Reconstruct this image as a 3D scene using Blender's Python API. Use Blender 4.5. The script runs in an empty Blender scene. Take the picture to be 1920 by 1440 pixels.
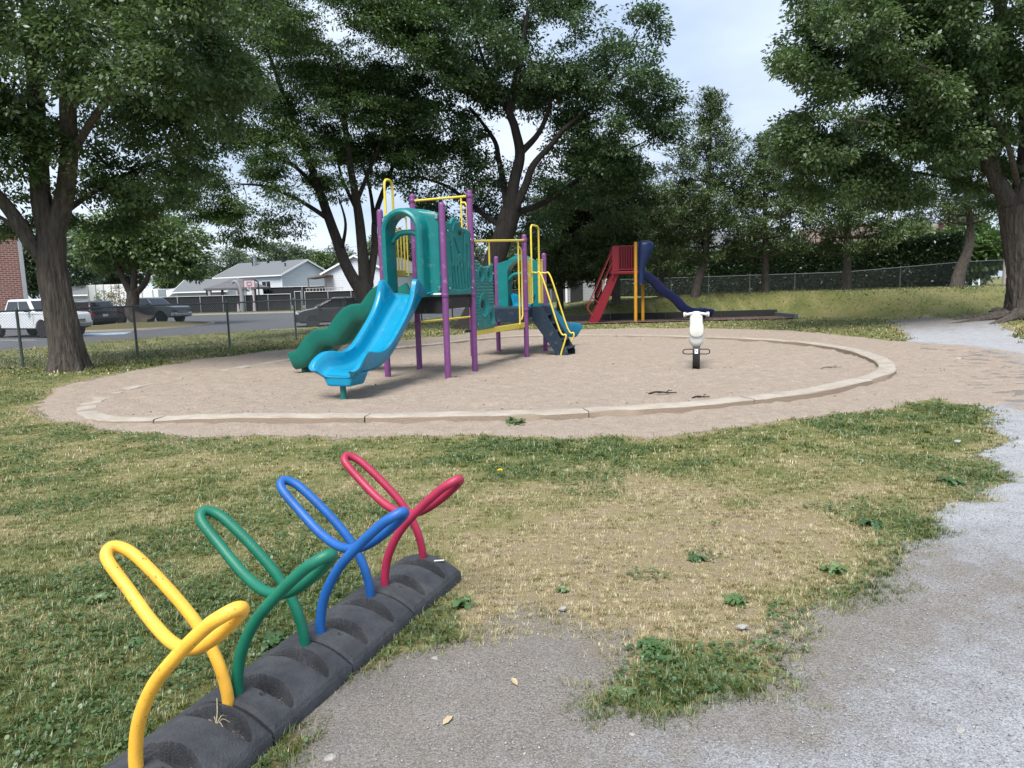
import bpy, bmesh, math, random
import numpy as np
from mathutils import Vector, Matrix
random.seed(7); rng = np.random.default_rng(7)
R = math.radians
SC = bpy.context.scene
COL = SC.collection

# ------------------------------------------------------------------ camera
FPX = 1330.0; TH = math.atan(180/1330.0); RO = R(1.5); CH = 1.6
_f = np.array([0, math.cos(TH), -math.sin(TH)]); _r0 = np.array([1., 0, 0]); _u0 = np.array([0, math.sin(TH), math.cos(TH)])
_r = _r0*math.cos(RO)-_u0*math.sin(RO); _u = _u0*math.cos(RO)+_r0*math.sin(RO)
cam = bpy.data.cameras.new("camera"); camo = bpy.data.objects.new("camera", cam); COL.objects.link(camo)
cam.sensor_width = 36; cam.lens = 36*FPX/1920; cam.clip_start = .05; cam.clip_end = 3000
m = Matrix(((_r[0], _u[0], -_f[0], 0), (_r[1], _u[1], -_f[1], 0), (_r[2], _u[2], -_f[2], CH), (0, 0, 0, 1)))
camo.matrix_world = m
SC.camera = camo
def G(px, py, z=0.):
    d = _f*FPX+_r*(px-960)-_u*(py-720); t = (z-CH)/d[2]
    return np.array([0, 0, CH])+d*t
def A(px, py, D):
    d = _f*FPX+_r*(px-960)-_u*(py-720)
    return np.array([0, 0, CH])+d*(D/d[1])

# ------------------------------------------------------------------ light
SUN_EL, SUN_AZ = R(58), R(200)
W = bpy.data.worlds.new("World"); SC.world = W; W.use_nodes = True
nt = W.node_tree; nt.nodes.clear()
out = nt.nodes.new('ShaderNodeOutputWorld'); bg = nt.nodes.new('ShaderNodeBackground'); bg.inputs[1].default_value = 0.115
sky = nt.nodes.new('ShaderNodeTexSky'); sky.sky_type = 'NISHITA'; sky.sun_disc = False
sky.sun_elevation = SUN_EL; sky.sun_rotation = SUN_AZ; sky.air_density = 1.0; sky.dust_density = 2.0; sky.ozone_density = 1.5
tc = nt.nodes.new('ShaderNodeTexCoord'); mp = nt.nodes.new('ShaderNodeMapping'); mp.inputs['Scale'].default_value = (1, 1, 2.6)
ns = nt.nodes.new('ShaderNodeTexNoise'); ns.inputs['Scale'].default_value = 1.7; ns.inputs['Detail'].default_value = 5; ns.inputs['Roughness'].default_value = .5
n2 = nt.nodes.new('ShaderNodeTexNoise'); n2.inputs['Scale'].default_value = 3.1; n2.inputs['Detail'].default_value = 4
cr = nt.nodes.new('ShaderNodeValToRGB'); cr.color_ramp.elements[0].position = .36; cr.color_ramp.elements[1].position = .62
cr.color_ramp.elements[0].color = (.80, .80, .80, 1); cr.color_ramp.elements[1].color = (1, 1, 1, 1)
cr2 = nt.nodes.new('ShaderNodeValToRGB'); cr2.color_ramp.elements[0].position = .3; cr2.color_ramp.elements[1].position = .72
cr2.color_ramp.elements[0].color = (2.15, 2.7, 3.6, 1); cr2.color_ramp.elements[1].color = (3.7, 4.1, 4.6, 1)
mx = nt.nodes.new('ShaderNodeMixRGB')
for a, b in ((tc.outputs['Generated'], mp.inputs[0]), (mp.outputs[0], ns.inputs[0]), (mp.outputs[0], n2.inputs[0]), (ns.outputs[0], cr.inputs[0]), (n2.outputs[0], cr2.inputs[0]),
             (cr.outputs[0], mx.inputs[0]), (sky.outputs[0], mx.inputs[1]), (cr2.outputs[0], mx.inputs[2]), (mx.outputs[0], bg.inputs[0]), (bg.outputs[0], out.inputs[0])):
    nt.links.new(a, b)
sl = bpy.data.lights.new("sun", 'SUN'); so = bpy.data.objects.new("sun", sl); COL.objects.link(so)
sl.energy = 2.5; sl.angle = R(28); sl.color = (1, .95, .88)
# sky sun_rotation is measured clockwise from +Y: direction to the sun
sd = Vector((math.sin(SUN_AZ)*math.cos(SUN_EL), math.cos(SUN_AZ)*math.cos(SUN_EL), math.sin(SUN_EL)))
so.rotation_euler = sd.to_track_quat('Z', 'Y').to_euler()
SC.view_settings.view_transform = 'Standard'; SC.view_settings.look = 'None'; SC.view_settings.gamma = 1
SC.view_settings.exposure = 1.24
SC.cycles.max_bounces = 6; SC.cycles.diffuse_bounces = 3; SC.cycles.transparent_max_bounces = 6

# ------------------------------------------------------------------ helpers
def tag(o, label=None, cat=None, group=None, kind=None):
    if label: o['label'] = label
    if cat: o['category'] = cat
    if group: o['group'] = group
    if kind: o['kind'] = kind
    return o
def empty(name, loc=(0, 0, 0), rz=0, label=None, cat=None, group=None):
    o = bpy.data.objects.new(name, None); COL.objects.link(o); o.location = loc; o.rotation_euler = (0, 0, rz)
    o.empty_display_size = .2
    return tag(o, label, cat, group)
def children(o): return [c for c in bpy.data.objects if c.parent == o]
def copy_tree(o, parent=None):
    kids = list(children(o))
    c = o.copy(); COL.objects.link(c)
    if parent: c.parent = parent
    for k in kids: copy_tree(k, c)
    return c
def lin(c):
    return tuple(((x/255)/12.92 if x/255 <= .04045 else ((x/255+.055)/1.055)**2.4) for x in c)

def mat(name, col, rough=.6, var=.12, scale=6, bump=0, bscale=40, metal=0, spec=.5, col2=None, c2pos=(.45, .6), stretch=None, coat=0, trans=0):
    m = bpy.data.materials.new(name); m.use_nodes = True; n = m.node_tree; b = n.nodes['Principled BSDF']
    b.inputs['Roughness'].default_value = rough; b.inputs['Metallic'].default_value = metal
    b.inputs['Specular IOR Level'].default_value = spec
    if coat: b.inputs['Coat Weight'].default_value = coat; b.inputs['Coat Roughness'].default_value = .15
    if trans: b.inputs['Transmission Weight'].default_value = trans
    tc = n.nodes.new('ShaderNodeTexCoord'); mp = n.nodes.new('ShaderNodeMapping'); n.links.new(tc.outputs['Object'], mp.inputs[0])
    if stretch: mp.inputs['Scale'].default_value = stretch
    ns = n.nodes.new('ShaderNodeTexNoise'); ns.inputs['Scale'].default_value = scale; ns.inputs['Detail'].default_value = 6; ns.inputs['Roughness'].default_value = .65
    n.links.new(mp.outputs[0], ns.inputs[0])
    cr = n.nodes.new('ShaderNodeValToRGB')
    if col2 is None:
        cr.color_ramp.elements[0].position = .3; cr.color_ramp.elements[1].position = .7
        cr.color_ramp.elements[0].color = tuple(c*(1-var) for c in col)+(1,); cr.color_ramp.elements[1].color = tuple(min(1, c*(1+var)) for c in col)+(1,)
    else:
        cr.color_ramp.elements[0].position = c2pos[0]; cr.color_ramp.elements[1].position = c2pos[1]
        cr.color_ramp.elements[0].color = tuple(col)+(1,); cr.color_ramp.elements[1].color = tuple(col2)+(1,)
    n.links.new(ns.outputs[0], cr.inputs[0]); n.links.new(cr.outputs[0], b.inputs['Base Color'])
    if bump:
        nb = n.nodes.new('ShaderNodeTexNoise'); nb.inputs['Scale'].default_value = bscale; nb.inputs['Detail'].default_value = 6; n.links.new(mp.outputs[0], nb.inputs[0])
        bp = n.nodes.new('ShaderNodeBump'); bp.inputs['Strength'].default_value = bump; bp.inputs['Distance'].default_value = .02
        n.links.new(nb.outputs[0], bp.inputs['Height']); n.links.new(bp.outputs[0], b.inputs['Normal'])
    return m

def bmobj(name, bm, m, parent=None, smooth=False, bevel=0, recalc=True):
    if recalc: bmesh.ops.recalc_face_normals(bm, faces=bm.faces)
    me = bpy.data.meshes.new(name); bm.to_mesh(me); bm.free()
    me.materials.append(m)
    if smooth is not False:
        me.shade_smooth()
    o = bpy.data.objects.new(name, me); COL.objects.link(o)
    if parent: o.parent = parent
    if smooth is not False:
        try: me.set_sharp_from_angle(angle=R(smooth if smooth is not True else 40))
        except Exception: pass
    if bevel:
        md = o.modifiers.new('bevel', 'BEVEL'); md.width = bevel; md.segments = 2; md.limit_method = 'ANGLE'; md.angle_limit = R(40)
    return o
def npmesh(name, V, Fs, m, parent=None, attrs=None, smooth=False):
    """V (N,3); Fs list of int arrays (M,k)"""
    me = bpy.data.meshes.new(name); V = np.asarray(V, np.float32)
    me.vertices.add(len(V)); me.vertices.foreach_set('co', V.ravel())
    if not isinstance(Fs, list): Fs = [Fs]
    Fs = [np.asarray(f, np.int32) for f in Fs if len(f)]
    nl = sum(f.size for f in Fs); npoly = sum(len(f) for f in Fs)
    me.loops.add(nl); me.polygons.add(npoly)
    me.loops.foreach_set('vertex_index', np.concatenate([f.ravel() for f in Fs]))
    tot = np.concatenate([np.full(len(f), f.shape[1], np.int32) for f in Fs])
    st = np.concatenate([[0], np.cumsum(tot)[:-1]]).astype(np.int32)
    me.polygons.foreach_set('loop_start', st)
    me.update(calc_edges=True)
    for k, v in (attrs or {}).items():
        at = me.attributes.new(k, 'FLOAT', 'POINT'); at.data.foreach_set('value', np.asarray(v, np.float32))
    me.materials.append(m)
    if smooth: me.shade_smooth()
    o = bpy.data.objects.new(name, me); COL.objects.link(o)
    if parent: o.parent = parent
    return o

def box(bm, c, s, rz=0, rx=0, ry=0):
    M = Matrix.Translation(c) @ Matrix.Rotation(rz, 4, 'Z') @ Matrix.Rotation(ry, 4, 'Y') @ Matrix.Rotation(rx, 4, 'X') @ Matrix.Diagonal((s[0], s[1], s[2], 1))
    bmesh.ops.create_cube(bm, size=1, matrix=M)
def smooth_path(pts, n=6, closed=False):
    P = [Vector(p) for p in pts]; out = []
    N = len(P); rng_ = range(N if closed else N-1)
    for i in rng_:
        if closed: a, b, c, d = P[(i-1) % N], P[i], P[(i+1) % N], P[(i+2) % N]
        else: a, b, c, d = P[max(i-1, 0)], P[i], P[i+1], P[min(i+2, N-1)]
        for k in range(n):
            t = k/n
            out.append(.5*((2*b)+(-a+c)*t+(2*a-5*b+4*c-d)*t*t+(-a+3*b-3*c+d)*t**3))
    if not closed: out.append(P[-1])
    return out
def frames(P, closed=False):
    T = []
    N = len(P)
    for i in range(N):
        a = P[i-1] if (i > 0 or closed) else P[i]; b = P[(i+1) % N] if (i < N-1 or closed) else P[i]
        T.append((b-a).normalized())
    nrm = T[0].orthogonal().normalized(); out = []
    for t in T:
        nrm = (nrm-t*nrm.dot(t)).normalized(); out.append((t, nrm, t.cross(nrm)))
    return out
def tube(bm, pts, r, seg=8, closed=False, cap=True, rfun=None):
    P = [Vector(p) for p in pts]; fr = frames(P, closed); rings = []
    for i, (p, (t, n, b)) in enumerate(zip(P, fr)):
        rr = r[i] if isinstance(r, (list, tuple, np.ndarray)) else r
        ring = []
        for k in range(seg):
            a = 2*math.pi*k/seg; q = rr*(rfun(i, a) if rfun else 1)
            ring.append(bm.verts.new(p+(n*math.cos(a)+b*math.sin(a))*q))
        rings.append(ring)
    L = len(rings)
    for i in range(L if closed else L-1):
        A_, B_ = rings[i], rings[(i+1) % L]
        for k in range(seg):
            bm.faces.new((A_[k], A_[(k+1) % seg], B_[(k+1) % seg], B_[k]))
    if cap and not closed:
        bm.faces.new(rings[0][::-1]); bm.faces.new(rings[-1])
def loft(bm, rings, closed_ring=True, cap=True):
    V = [[bm.verts.new(p) for p in r] for r in rings]
    n = len(V[0])
    for i in range(len(V)-1):
        for k in range(n if closed_ring else n-1):
            bm.faces.new((V[i][k], V[i][(k+1) % n], V[i+1][(k+1) % n], V[i+1][k]))
    if cap and closed_ring:
        bm.faces.new(V[0][::-1]); bm.faces.new(V[-1])
def prism(bm, poly, axis, lo, hi):
    """poly in 2D; axis 'y': (x,z) extruded along y; 'z': (x,y); 'x': (y,z)"""
    def mk(p, h):
        return {'y': (p[0], h, p[1]), 'z': (p[0], p[1], h), 'x': (h, p[0], p[1])}[axis]
    a = [bm.verts.new(mk(p, lo)) for p in poly]; b = [bm.verts.new(mk(p, hi)) for p in poly]
    n = len(poly)
    for i in range(n): bm.faces.new((a[i], a[(i+1) % n], b[(i+1) % n], b[i]))
    bm.faces.new(a[::-1]); bm.faces.new(b)
def lathe(bm, prof, seg=20, M=None):
    rings = []
    for r_, z in prof:
        rings.append([bm.verts.new((M @ Vector((r_*math.cos(2*math.pi*k/seg), r_*math.sin(2*math.pi*k/seg), z))) if M else (r_*math.cos(2*math.pi*k/seg), r_*math.sin(2*math.pi*k/seg), z)) for k in range(seg)])
    for i in range(len(rings)-1):
        for k in range(seg): bm.faces.new((rings[i][k], rings[i][(k+1) % seg], rings[i+1][(k+1) % seg], rings[i+1][k]))
    bm.faces.new(rings[0][::-1]); bm.faces.new(rings[-1])

# numpy noise
_T = rng.random((256, 256))
def vn(x, y, s=0):
    x = np.asarray(x, float)+s*17.31; y = np.asarray(y, float)+s*9.77
    xi = np.floor(x).astype(int); yi = np.floor(y).astype(int); fx = x-xi; fy = y-yi
    fx = fx*fx*(3-2*fx); fy = fy*fy*(3-2*fy)
    a = _T[xi % 256, yi % 256]; b = _T[(xi+1) % 256, yi % 256]; c = _T[xi % 256, (yi+1) % 256]; d = _T[(xi+1) % 256, (yi+1) % 256]
    return (a*(1-fx)+b*fx)*(1-fy)+(c*(1-fx)+d*fx)*fy
def fbm(x, y, o=4, s=0):
    r_ = 0; a = .5; t = 0
    for i in range(o):
        r_ = r_+a*vn(np.asarray(x)*2**i, np.asarray(y)*2**i, s+i); t += a; a *= .5
    return r_/t
def ss(a, b, x):
    t = np.clip((np.asarray(x, float)-a)/(b-a), 0, 1); return t*t*(3-2*t)
def poly_sd(poly, X, Y):
    X = np.asarray(X, float); Y = np.asarray(Y, float)
    P = np.asarray(poly, float)[:, :2]; d = np.full(X.shape, 1e18); ins = np.zeros(X.shape, bool)
    for i in range(len(P)):
        a = P[i-1]; b = P[i]; ex, ey = b-a; wx = X-a[0]; wy = Y-a[1]
        t = np.clip((wx*ex+wy*ey)/(ex*ex+ey*ey+1e-12), 0, 1)
        d = np.minimum(d, (wx-ex*t)**2+(wy-ey*t)**2)
        c = ((a[1] > Y) != (b[1] > Y))
        with np.errstate(divide='ignore', invalid='ignore'):
            xi = (b[0]-a[0])*(Y-a[1])/(b[1]-a[1]+1e-15)+a[0]
        ins ^= c & (X < xi)
    d = np.sqrt(d); return np.where(ins, d, -d)
# ------------------------------------------------------------------ terrain
FENCE = [(-16.2, 11.5), (-13.6, 14.8), (-11.92, 17.26), (-10.31, 19.55), (-8.68, 21.9), (-7.42, 24.56), (-6.3, 27.4), (-5.2, 30.2), (-4.1, 33.0), (-2.9, 35.8), (-1.7, 38.6), (-.4, 41.4)]
LEFTLAND = [(-90, -8), (-22, -2)]+FENCE+[(3, 50), (4, 60), (20, 75), (40, 400), (-400, 400), (-400, -8)]
def Tz(x, y):
    x = np.asarray(x, float); y = np.asarray(y, float)
    y0 = 32.15-5.4*ss(11.5, 17, x)
    hgt = .55+.55*ss(2, 11, x)
    z = hgt*ss(y0, y0+3.7+1.5*ss(11.5, 17, x), y)*ss(-2.5, 6, x)
    back = ss(36, 42, y)*ss(3, 9, x); z = z*(1-back)+back*.75
    z = z-.3*ss(.8, 9, poly_sd(LEFTLAND, x, y))*(1-ss(3, 8, x))
    z = z+.25*np.exp(-(((x-15.6)/3.2)**2+((y-22.6)/2.5)**2))
    z = z+.012*(fbm(x*.7, y*.7, 3)-.5)*2*ss(60, 40, y)
    return z
def T1(x, y): return float(Tz(np.array([x]), np.array([y]))[0])
def gp(lst, z=0): return [tuple(G(a, b, z)[:2]) for a, b in lst]

SAND = gp([(85, 745), (110, 780), (200, 800), (330, 808), (450, 812), (580, 818), (700, 818), (830, 815), (960, 815), (1080, 815), (1200, 812), (1310, 803), (1400, 793), (1500, 780),
           (1600, 765), (1680, 755), (1750, 750), (1860, 762), (1990, 790), (2100, 760), (1990, 690), (1920, 664), (1800, 648), (1680, 640), (1560, 628), (1480, 621), (1400, 618), (1200, 616),
           (1000, 619), (880, 626), (790, 636), (680, 645), (600, 650), (500, 660), (400, 672), (320, 685), (250, 698), (180, 712), (120, 728)])
PATH = [(-.95, .3)]+gp([(560, 1440), (700, 1275), (760, 1235), (850, 1225), (900, 1215), (1000, 1190), (1090, 1215), (1110, 1260), (1090, 1330), (1110, 1375), (1180, 1352), (1300, 1366), (1400, 1320), (1490, 1318),
        (1505, 1262), (1535, 1215), (1600, 1160), (1700, 1110), (1730, 1060), (1785, 1010), (1800, 970), (1860, 940), (1880, 905), (1895, 870), (1885, 820), (1875, 775), (1850, 745), (1800, 700), (1730, 655),
        (1700, 625), (1665, 603), (1745, 598), (1830, 600), (1880, 625), (1960, 660), (2100, 740), (2300, 900)])+[(7.5, 4.5), (7.5, .3)]
_e = np.array(G(880, 780)[:2])
def sd_sand(x, y): return poly_sd(SAND, x, y)+.30*(fbm(x*1.1, y*1.1, 4, 3)-.5)*2+.14*(fbm(x*5, y*5, 3, 5)-.5)*2
def sd_path(x, y): return poly_sd(PATH, x, y)+np.minimum(.35, .06+.03*np.asarray(y))*(fbm(x*2.2, y*2.2, 4, 8)-.5)*2+.09*(fbm(x*9, y*9, 3, 9)-.5)*2
# dryness of the turf, 0 green .. 1 straw
DRY = [(1000, 1100, .75, .9), (1150, 1190, .6, .9), (960, 1180, .5, .7), (1300, 1080, .7, .7), (1450, 1000, .9, .45), (1300, 930, 1.0, .35), (1560, 660, 1.6, .9), (1880, 655, 1.6, .9), (1000, 960, .9, .35), (150, 780, 1.1, .5), (60, 830, 1.2, .35),
       (1390, 1190, .35, .6), (1250, 1040, .7, .5), (330, 850, 1.3, .25), (1150, 880, .9, .1), (760, 900, 1.0, .3), (1700, 900, 1.0, .25), (1500, 860, 1.4, .25), (420, 600, 2.5, .0)]
LUSH = [(1210, 1320, .22, .9), (1290, 1310, .2, .9), (1150, 1350, .16, .9), (1240, 1225, .22, .9), (780, 1190, .25, .9), (830, 1130, .2, .6), (1600, 1120, .3, .8), (1680, 1080, .28, .8), (1740, 1000, .35, .7), (250, 1280, .9, .5), (100, 1150, .9, .3), (1400, 1270, .25, .8),
        (1040, 850, 1.0, .5), (1850, 890, .5, .4), (560, 1020, .7, .2), (500, 1120, .35, .4), (1500, 1170, .25, .5), (330, 940, .8, .15), (1750, 770, 1.5, .3)]
DRYW = [(G(a, b)[0], G(a, b)[1], s, w) for a, b, s, w in DRY]; LUSHW = [(G(a, b)[0], G(a, b)[1], s, w) for a, b, s, w in LUSH]
def lush(x, y):
    v = 0
    for cx, cy, s, w in LUSHW: v = v+w*np.exp(-((x-cx)**2+(y-cy)**2)/s**2)
    return v
def dry(x, y):
    v = .37+.34*(fbm(x*.8, y*.8, 4, 11)-.5)*2+.55*(fbm(x*3.3, y*3.3, 4, 15)-.5)*2
    for cx, cy, s, w in DRYW: v = v+w*.6*np.exp(-((x-cx)**2+(y-cy)**2)/s**2)
    v = v-lush(x, y)*.60
    v = v+.03*ss(14, 30, y)
    return np.clip(v, 0, 1)

def grid_sheet(name, xs, ys, zfun, m, keep=None, attrs=None, kind='structure'):
    X, Y = np.meshgrid(xs, ys, indexing='ij'); Z = zfun(X, Y)
    V = np.stack([X, Y, Z], -1).reshape(-1, 3); nx, ny = X.shape
    idx = np.arange(nx*ny).reshape(nx, ny)
    Fq = np.stack([idx[:-1, :-1], idx[1:, :-1], idx[1:, 1:], idx[:-1, 1:]], -1).reshape(-1, 4)
    if keep is not None:
        kk = keep(X, Y).ravel(); Fq = Fq[kk[Fq].any(1)]
        used = np.zeros(len(V), bool); used[Fq.ravel()] = True; remap = np.cumsum(used)-1; V = V[used]; Fq = remap[Fq]
    at = {k: fn(V[:, 0], V[:, 1]) for k, fn in (attrs or {}).items()}
    o = npmesh(name, V, Fq, m, attrs=at, smooth=True)
    if kind: o['kind'] = kind
    return o
def spaced(lo, hi, c0, c1, d, g=1.09):
    mid = list(np.arange(c0, c1+1e-6, d)); s = d; x = c0; L = []
    while x > lo: s *= g; x -= s; L.append(x)
    s = d; x = mid[-1]; Rr = []
    while x < hi: s *= g; x += s; Rr.append(x)
    return np.array(L[::-1]+mid+Rr)

# ground materials --------------------------------------------------------------
def ground_mat(name, cols, attr, scales, bump, rough=.95, distance=.02, speck=None, mixw=.5):
    """colour ramp driven by attribute + high frequency noise"""
    m = bpy.data.materials.new(name); m.use_nodes = True; n = m.node_tree; b = n.nodes['Principled BSDF']
    b.inputs['Roughness'].default_value = rough; b.inputs['Specular IOR Level'].default_value = .2
    tc = n.nodes.new('ShaderNodeTexCoord')
    def N(sc, det=6, ro=.6):
        q = n.nodes.new('ShaderNodeTexNoise'); q.inputs['Scale'].default_value = sc; q.inputs['Detail'].default_value = det; q.inputs['Roughness'].default_value = ro
        n.links.new(tc.outputs['Object'], q.inputs[0]); return q
    def math_(op, a, bb):
        q = n.nodes.new('ShaderNodeMath'); q.operation = op
        for i, v in enumerate((a, bb)):
            if isinstance(v, (int, float)): q.inputs[i].default_value = v
            else: n.links.new(v, q.inputs[i])
        return q.outputs[0]
    a1 = N(scales[0]).outputs[0]; a2 = N(scales[1], 4).outputs[0]
    mixn = math_('ADD', math_('MULTIPLY', math_('SUBTRACT', a1, .5), mixw), math_('MULTIPLY', math_('SUBTRACT', a2, .5), mixw*.9))
    if attr:
        at = n.nodes.new('ShaderNodeAttribute'); at.attribute_name = attr; base = at.outputs['Fac']
    else: base = .5
    fac = math_('ADD', base, mixn)
    cr = n.nodes.new('ShaderNodeValToRGB'); E = cr.color_ramp.elements
    while len(E) < len(cols): E.new(.5)
    for e, (p, c) in zip(E, cols): e.position = p; e.color = tuple(c)+(1,)
    n.links.new(fac, cr.inputs[0]); col = cr.outputs[0]
    if speck:
        v = n.nodes.new('ShaderNodeTexVoronoi'); v.inputs['Scale'].default_value = speck[0]; n.links.new(tc.outputs['Object'], v.inputs[0])
        hs = n.nodes.new('ShaderNodeSeparateColor'); n.links.new(v.outputs['Color'], hs.inputs[0])
        mr = n.nodes.new('ShaderNodeMapRange'); mr.inputs[1].default_value = 0; mr.inputs[2].default_value = 1; mr.inputs[3].default_value = speck[1]; mr.inputs[4].default_value = speck[2]
        n.links.new(hs.outputs[0], mr.inputs[0])
        mm = n.nodes.new('ShaderNodeMixRGB'); mm.blend_type = 'MULTIPLY'; mm.inputs[0].default_value = 1; n.links.new(col, mm.inputs[1]); n.links.new(mr.outputs[0], mm.inputs[2]); col = mm.outputs[0]
    n.links.new(col, b.inputs['Base Color'])
    bp = n.nodes.new('ShaderNodeBump'); bp.inputs['Strength'].default_value = bump; bp.inputs['Distance'].default_value = distance
    n.links.new(math_('ADD', a2, math_('MULTIPLY', N(scales[1]*3, 3).outputs[0], .5)), bp.inputs['Height']); n.links.new(bp.outputs[0], b.inputs['Normal'])
    return m
M_lawn = ground_mat('lawn_soil', [(0, (.085, .105, .035)), (.35, (.16, .165, .06)), (.62, (.25, .215, .11)), (.86, (.29, .23, .145)), (1, (.215, .195, .165))], 'dry', (9, 55), .8, mixw=.9, distance=.03)
M_sand = ground_mat('sand', [(0, (.26, .205, .165)), (.5, (.375, .31, .255)), (1, (.46, .395, .335))], None, (7, 26), .9, mixw=.95, distance=.05, speck=(200, .72, 1.18))
M_gravel = ground_mat('gravel', [(0, (.34, .285, .225)), (.20, (.195, .175, .155)), (.45, (.215, .198, .182)), (.62, (.27, .275, .288)), (1, (.43, .442, .468))], 'grav', (5, 85), .8, mixw=.50, distance=.015, speck=(210, .60, 1.32))
M_asphalt = ground_mat('asphalt', [(0, (.07, .072, .08)), (1, (.13, .135, .145))], None, (1.2, 30), .3, mixw=1.0, speck=(90, .8, 1.2))

xs = spaced(-400, 400, -11, 10, .11); ys = np.concatenate([[-40, -20, -8, -3], spaced(0, 420, .2, 12, .11, 1.035)])
ys = np.unique(np.round(ys, 4))
def holez(x, y):
    # tuck the turf just under the sand pit and the path so that their edges stay clean
    s = np.maximum(sd_sand(x, y), sd_path(x, y))
    return Tz(x, y)-.06*ss(.12, .5, s)
grid_sheet('lawn_ground', xs, ys, holez, M_lawn, attrs={'dry': lambda x, y: np.clip(dry(x, y)*.80+.8*ss(-.35, .0, np.maximum(sd_sand(x, y), sd_path(x, y))), 0, 1.25)})
def sandz(x, y):
    s = sd_sand(x, y)
    rel = .022*(fbm(x*2.3, y*2.3, 3, 21)-.5)*2+.030*(fbm(x*5.5, y*5.5, 3, 25)-.5)*2
    dip = .05*np.exp(-(((x+2.75)/.55)**2+((y-10.3)/.4)**2))+.05*np.exp(-(((x-3.55)/.5)**2+((y-13.5)/.4)**2))
    return Tz(x, y)+np.clip((s+.08)*.12, -.06, .022)+rel*ss(-.1, .4, s)-dip
sxs = np.arange(-13.5, 14, .075); sys_ = np.concatenate([np.arange(6.9, 16, .065), np.arange(16, 30, .13)])
grid_sheet('sand', sxs, sys_, sandz, M_sand, keep=lambda x, y: sd_sand(x, y) > -.45)
def pathz(x, y):
    s = sd_path(x, y)
    return Tz(x, y)+np.clip((s+.10)*.12, -.06, .014)+.006*(fbm(x*9, y*9, 3, 31)-.5)*2
GL = np.array([G(1130, 1440)[:2], G(1500, 1290)[:2]])
def gravattr(x, y):
    a, b = GL; d = (b-a)/np.linalg.norm(b-a); side = (x-a[0])*d[1]-(y-a[1])*d[0]     # >0: right of the line
    v = .40+.36*ss(-.30, .75, side+.25*(fbm(x*3, y*3, 3, 41)-.5))
    fr = ss(2.9, 5.2, y+.8*(fbm(x*2, y*2, 3, 47)-.5)); v = v*(1-fr)+.78*fr
    sandy = ss(.2, 2.2, sd_sand(x, y)+.6*(fbm(x*1.5, y*1.5, 3, 43)-.5)+.6)*ss(24, 18, y)
    v = v*(1-sandy)+.06*sandy
    far = ss(19, 23, y); v = v*(1-far)+.41*far
    return v+.12*(fbm(x*2.2, y*2.2, 4, 44)-.5)
grid_sheet('gravel_path', np.concatenate([np.arange(-1.6, 8, .055), np.arange(8, 24, .12)]), np.concatenate([np.arange(.3, 7, .055), np.arange(7, 29, .11)]), pathz, M_gravel, keep=lambda x, y: sd_path(x, y) > -.45, attrs={'grav': gravattr})
# parking lot
LOT = gp([(-500, 700), (0, 655), (200, 637), (420, 622), (560, 613), (700, 604), (860, 594), (1000, 588)], -.26)+[(9, 74), (-140, 86), (-140, 30)]
lotm = poly_sd
ISL = np.array(A(262, 600, 46)[:2])
def isl(x, y): return 1-np.sqrt(((x-ISL[0])/3.9)**2+((y-ISL[1])/5.8)**2)
LOTN = G(330, 628, -.26)
grid_sheet('parking_lot', np.concatenate([np.arange(-140, -40, 2.), np.arange(-40, 10, .5)]), np.arange(20, 90, .5), lambda x, y: Tz(x, y)+np.clip(poly_sd(LOT, x, y)*.08, -.05, .02), M_asphalt, keep=lambda x, y: poly_sd(LOT, x, y) > -.8)

# ------------------------------------------------------------------ grass
def blade_mat(name, cols, transl=.35):
    m = bpy.data.materials.new(name); m.use_nodes = True; n = m.node_tree; n.nodes.clear()
    o = n.nodes.new('ShaderNodeOutputMaterial'); d = n.nodes.new('ShaderNodeBsdfDiffuse'); t = n.nodes.new('ShaderNodeBsdfTranslucent'); g = n.nodes.new('ShaderNodeBsdfGlossy')
    g.inputs['Roughness'].default_value = .45; g.inputs['Color'].default_value = (.9, .95, 1, 1)
    at = n.nodes.new('ShaderNodeAttribute'); at.attribute_name = 'v'; cr = n.nodes.new('ShaderNodeValToRGB'); E = cr.color_ramp.elements
    while len(E) < len(cols): E.new(.5)
    for e, (p, c) in zip(E, cols): e.position = p; e.color = tuple(c)+(1,)
    mx = n.nodes.new('ShaderNodeMixShader'); mx.inputs[0].default_value = transl; m2 = n.nodes.new('ShaderNodeMixShader'); m2.inputs[0].default_value = .05
    n.links.new(at.outputs['Fac'], cr.inputs[0]); n.links.new(cr.outputs[0], d.inputs[0]); n.links.new(cr.outputs[0], t.inputs[0])
    n.links.new(d.outputs[0], mx.inputs[1]); n.links.new(t.outputs[0], mx.inputs[2]); n.links.new(mx.outputs[0], m2.inputs[1]); n.links.new(g.outputs[0], m2.inputs[2]); n.links.new(m2.outputs[0], o.inputs[0])
    return m
M_grass = blade_mat('grass_blade', [(0, (.070, .110, .022)), (.22, (.145, .185, .042)), (.45, (.225, .240, .072)), (.62, (.30, .275, .115)), (.82, (.40, .335, .18)), (1, (.50, .42, .26))], .3)
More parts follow.
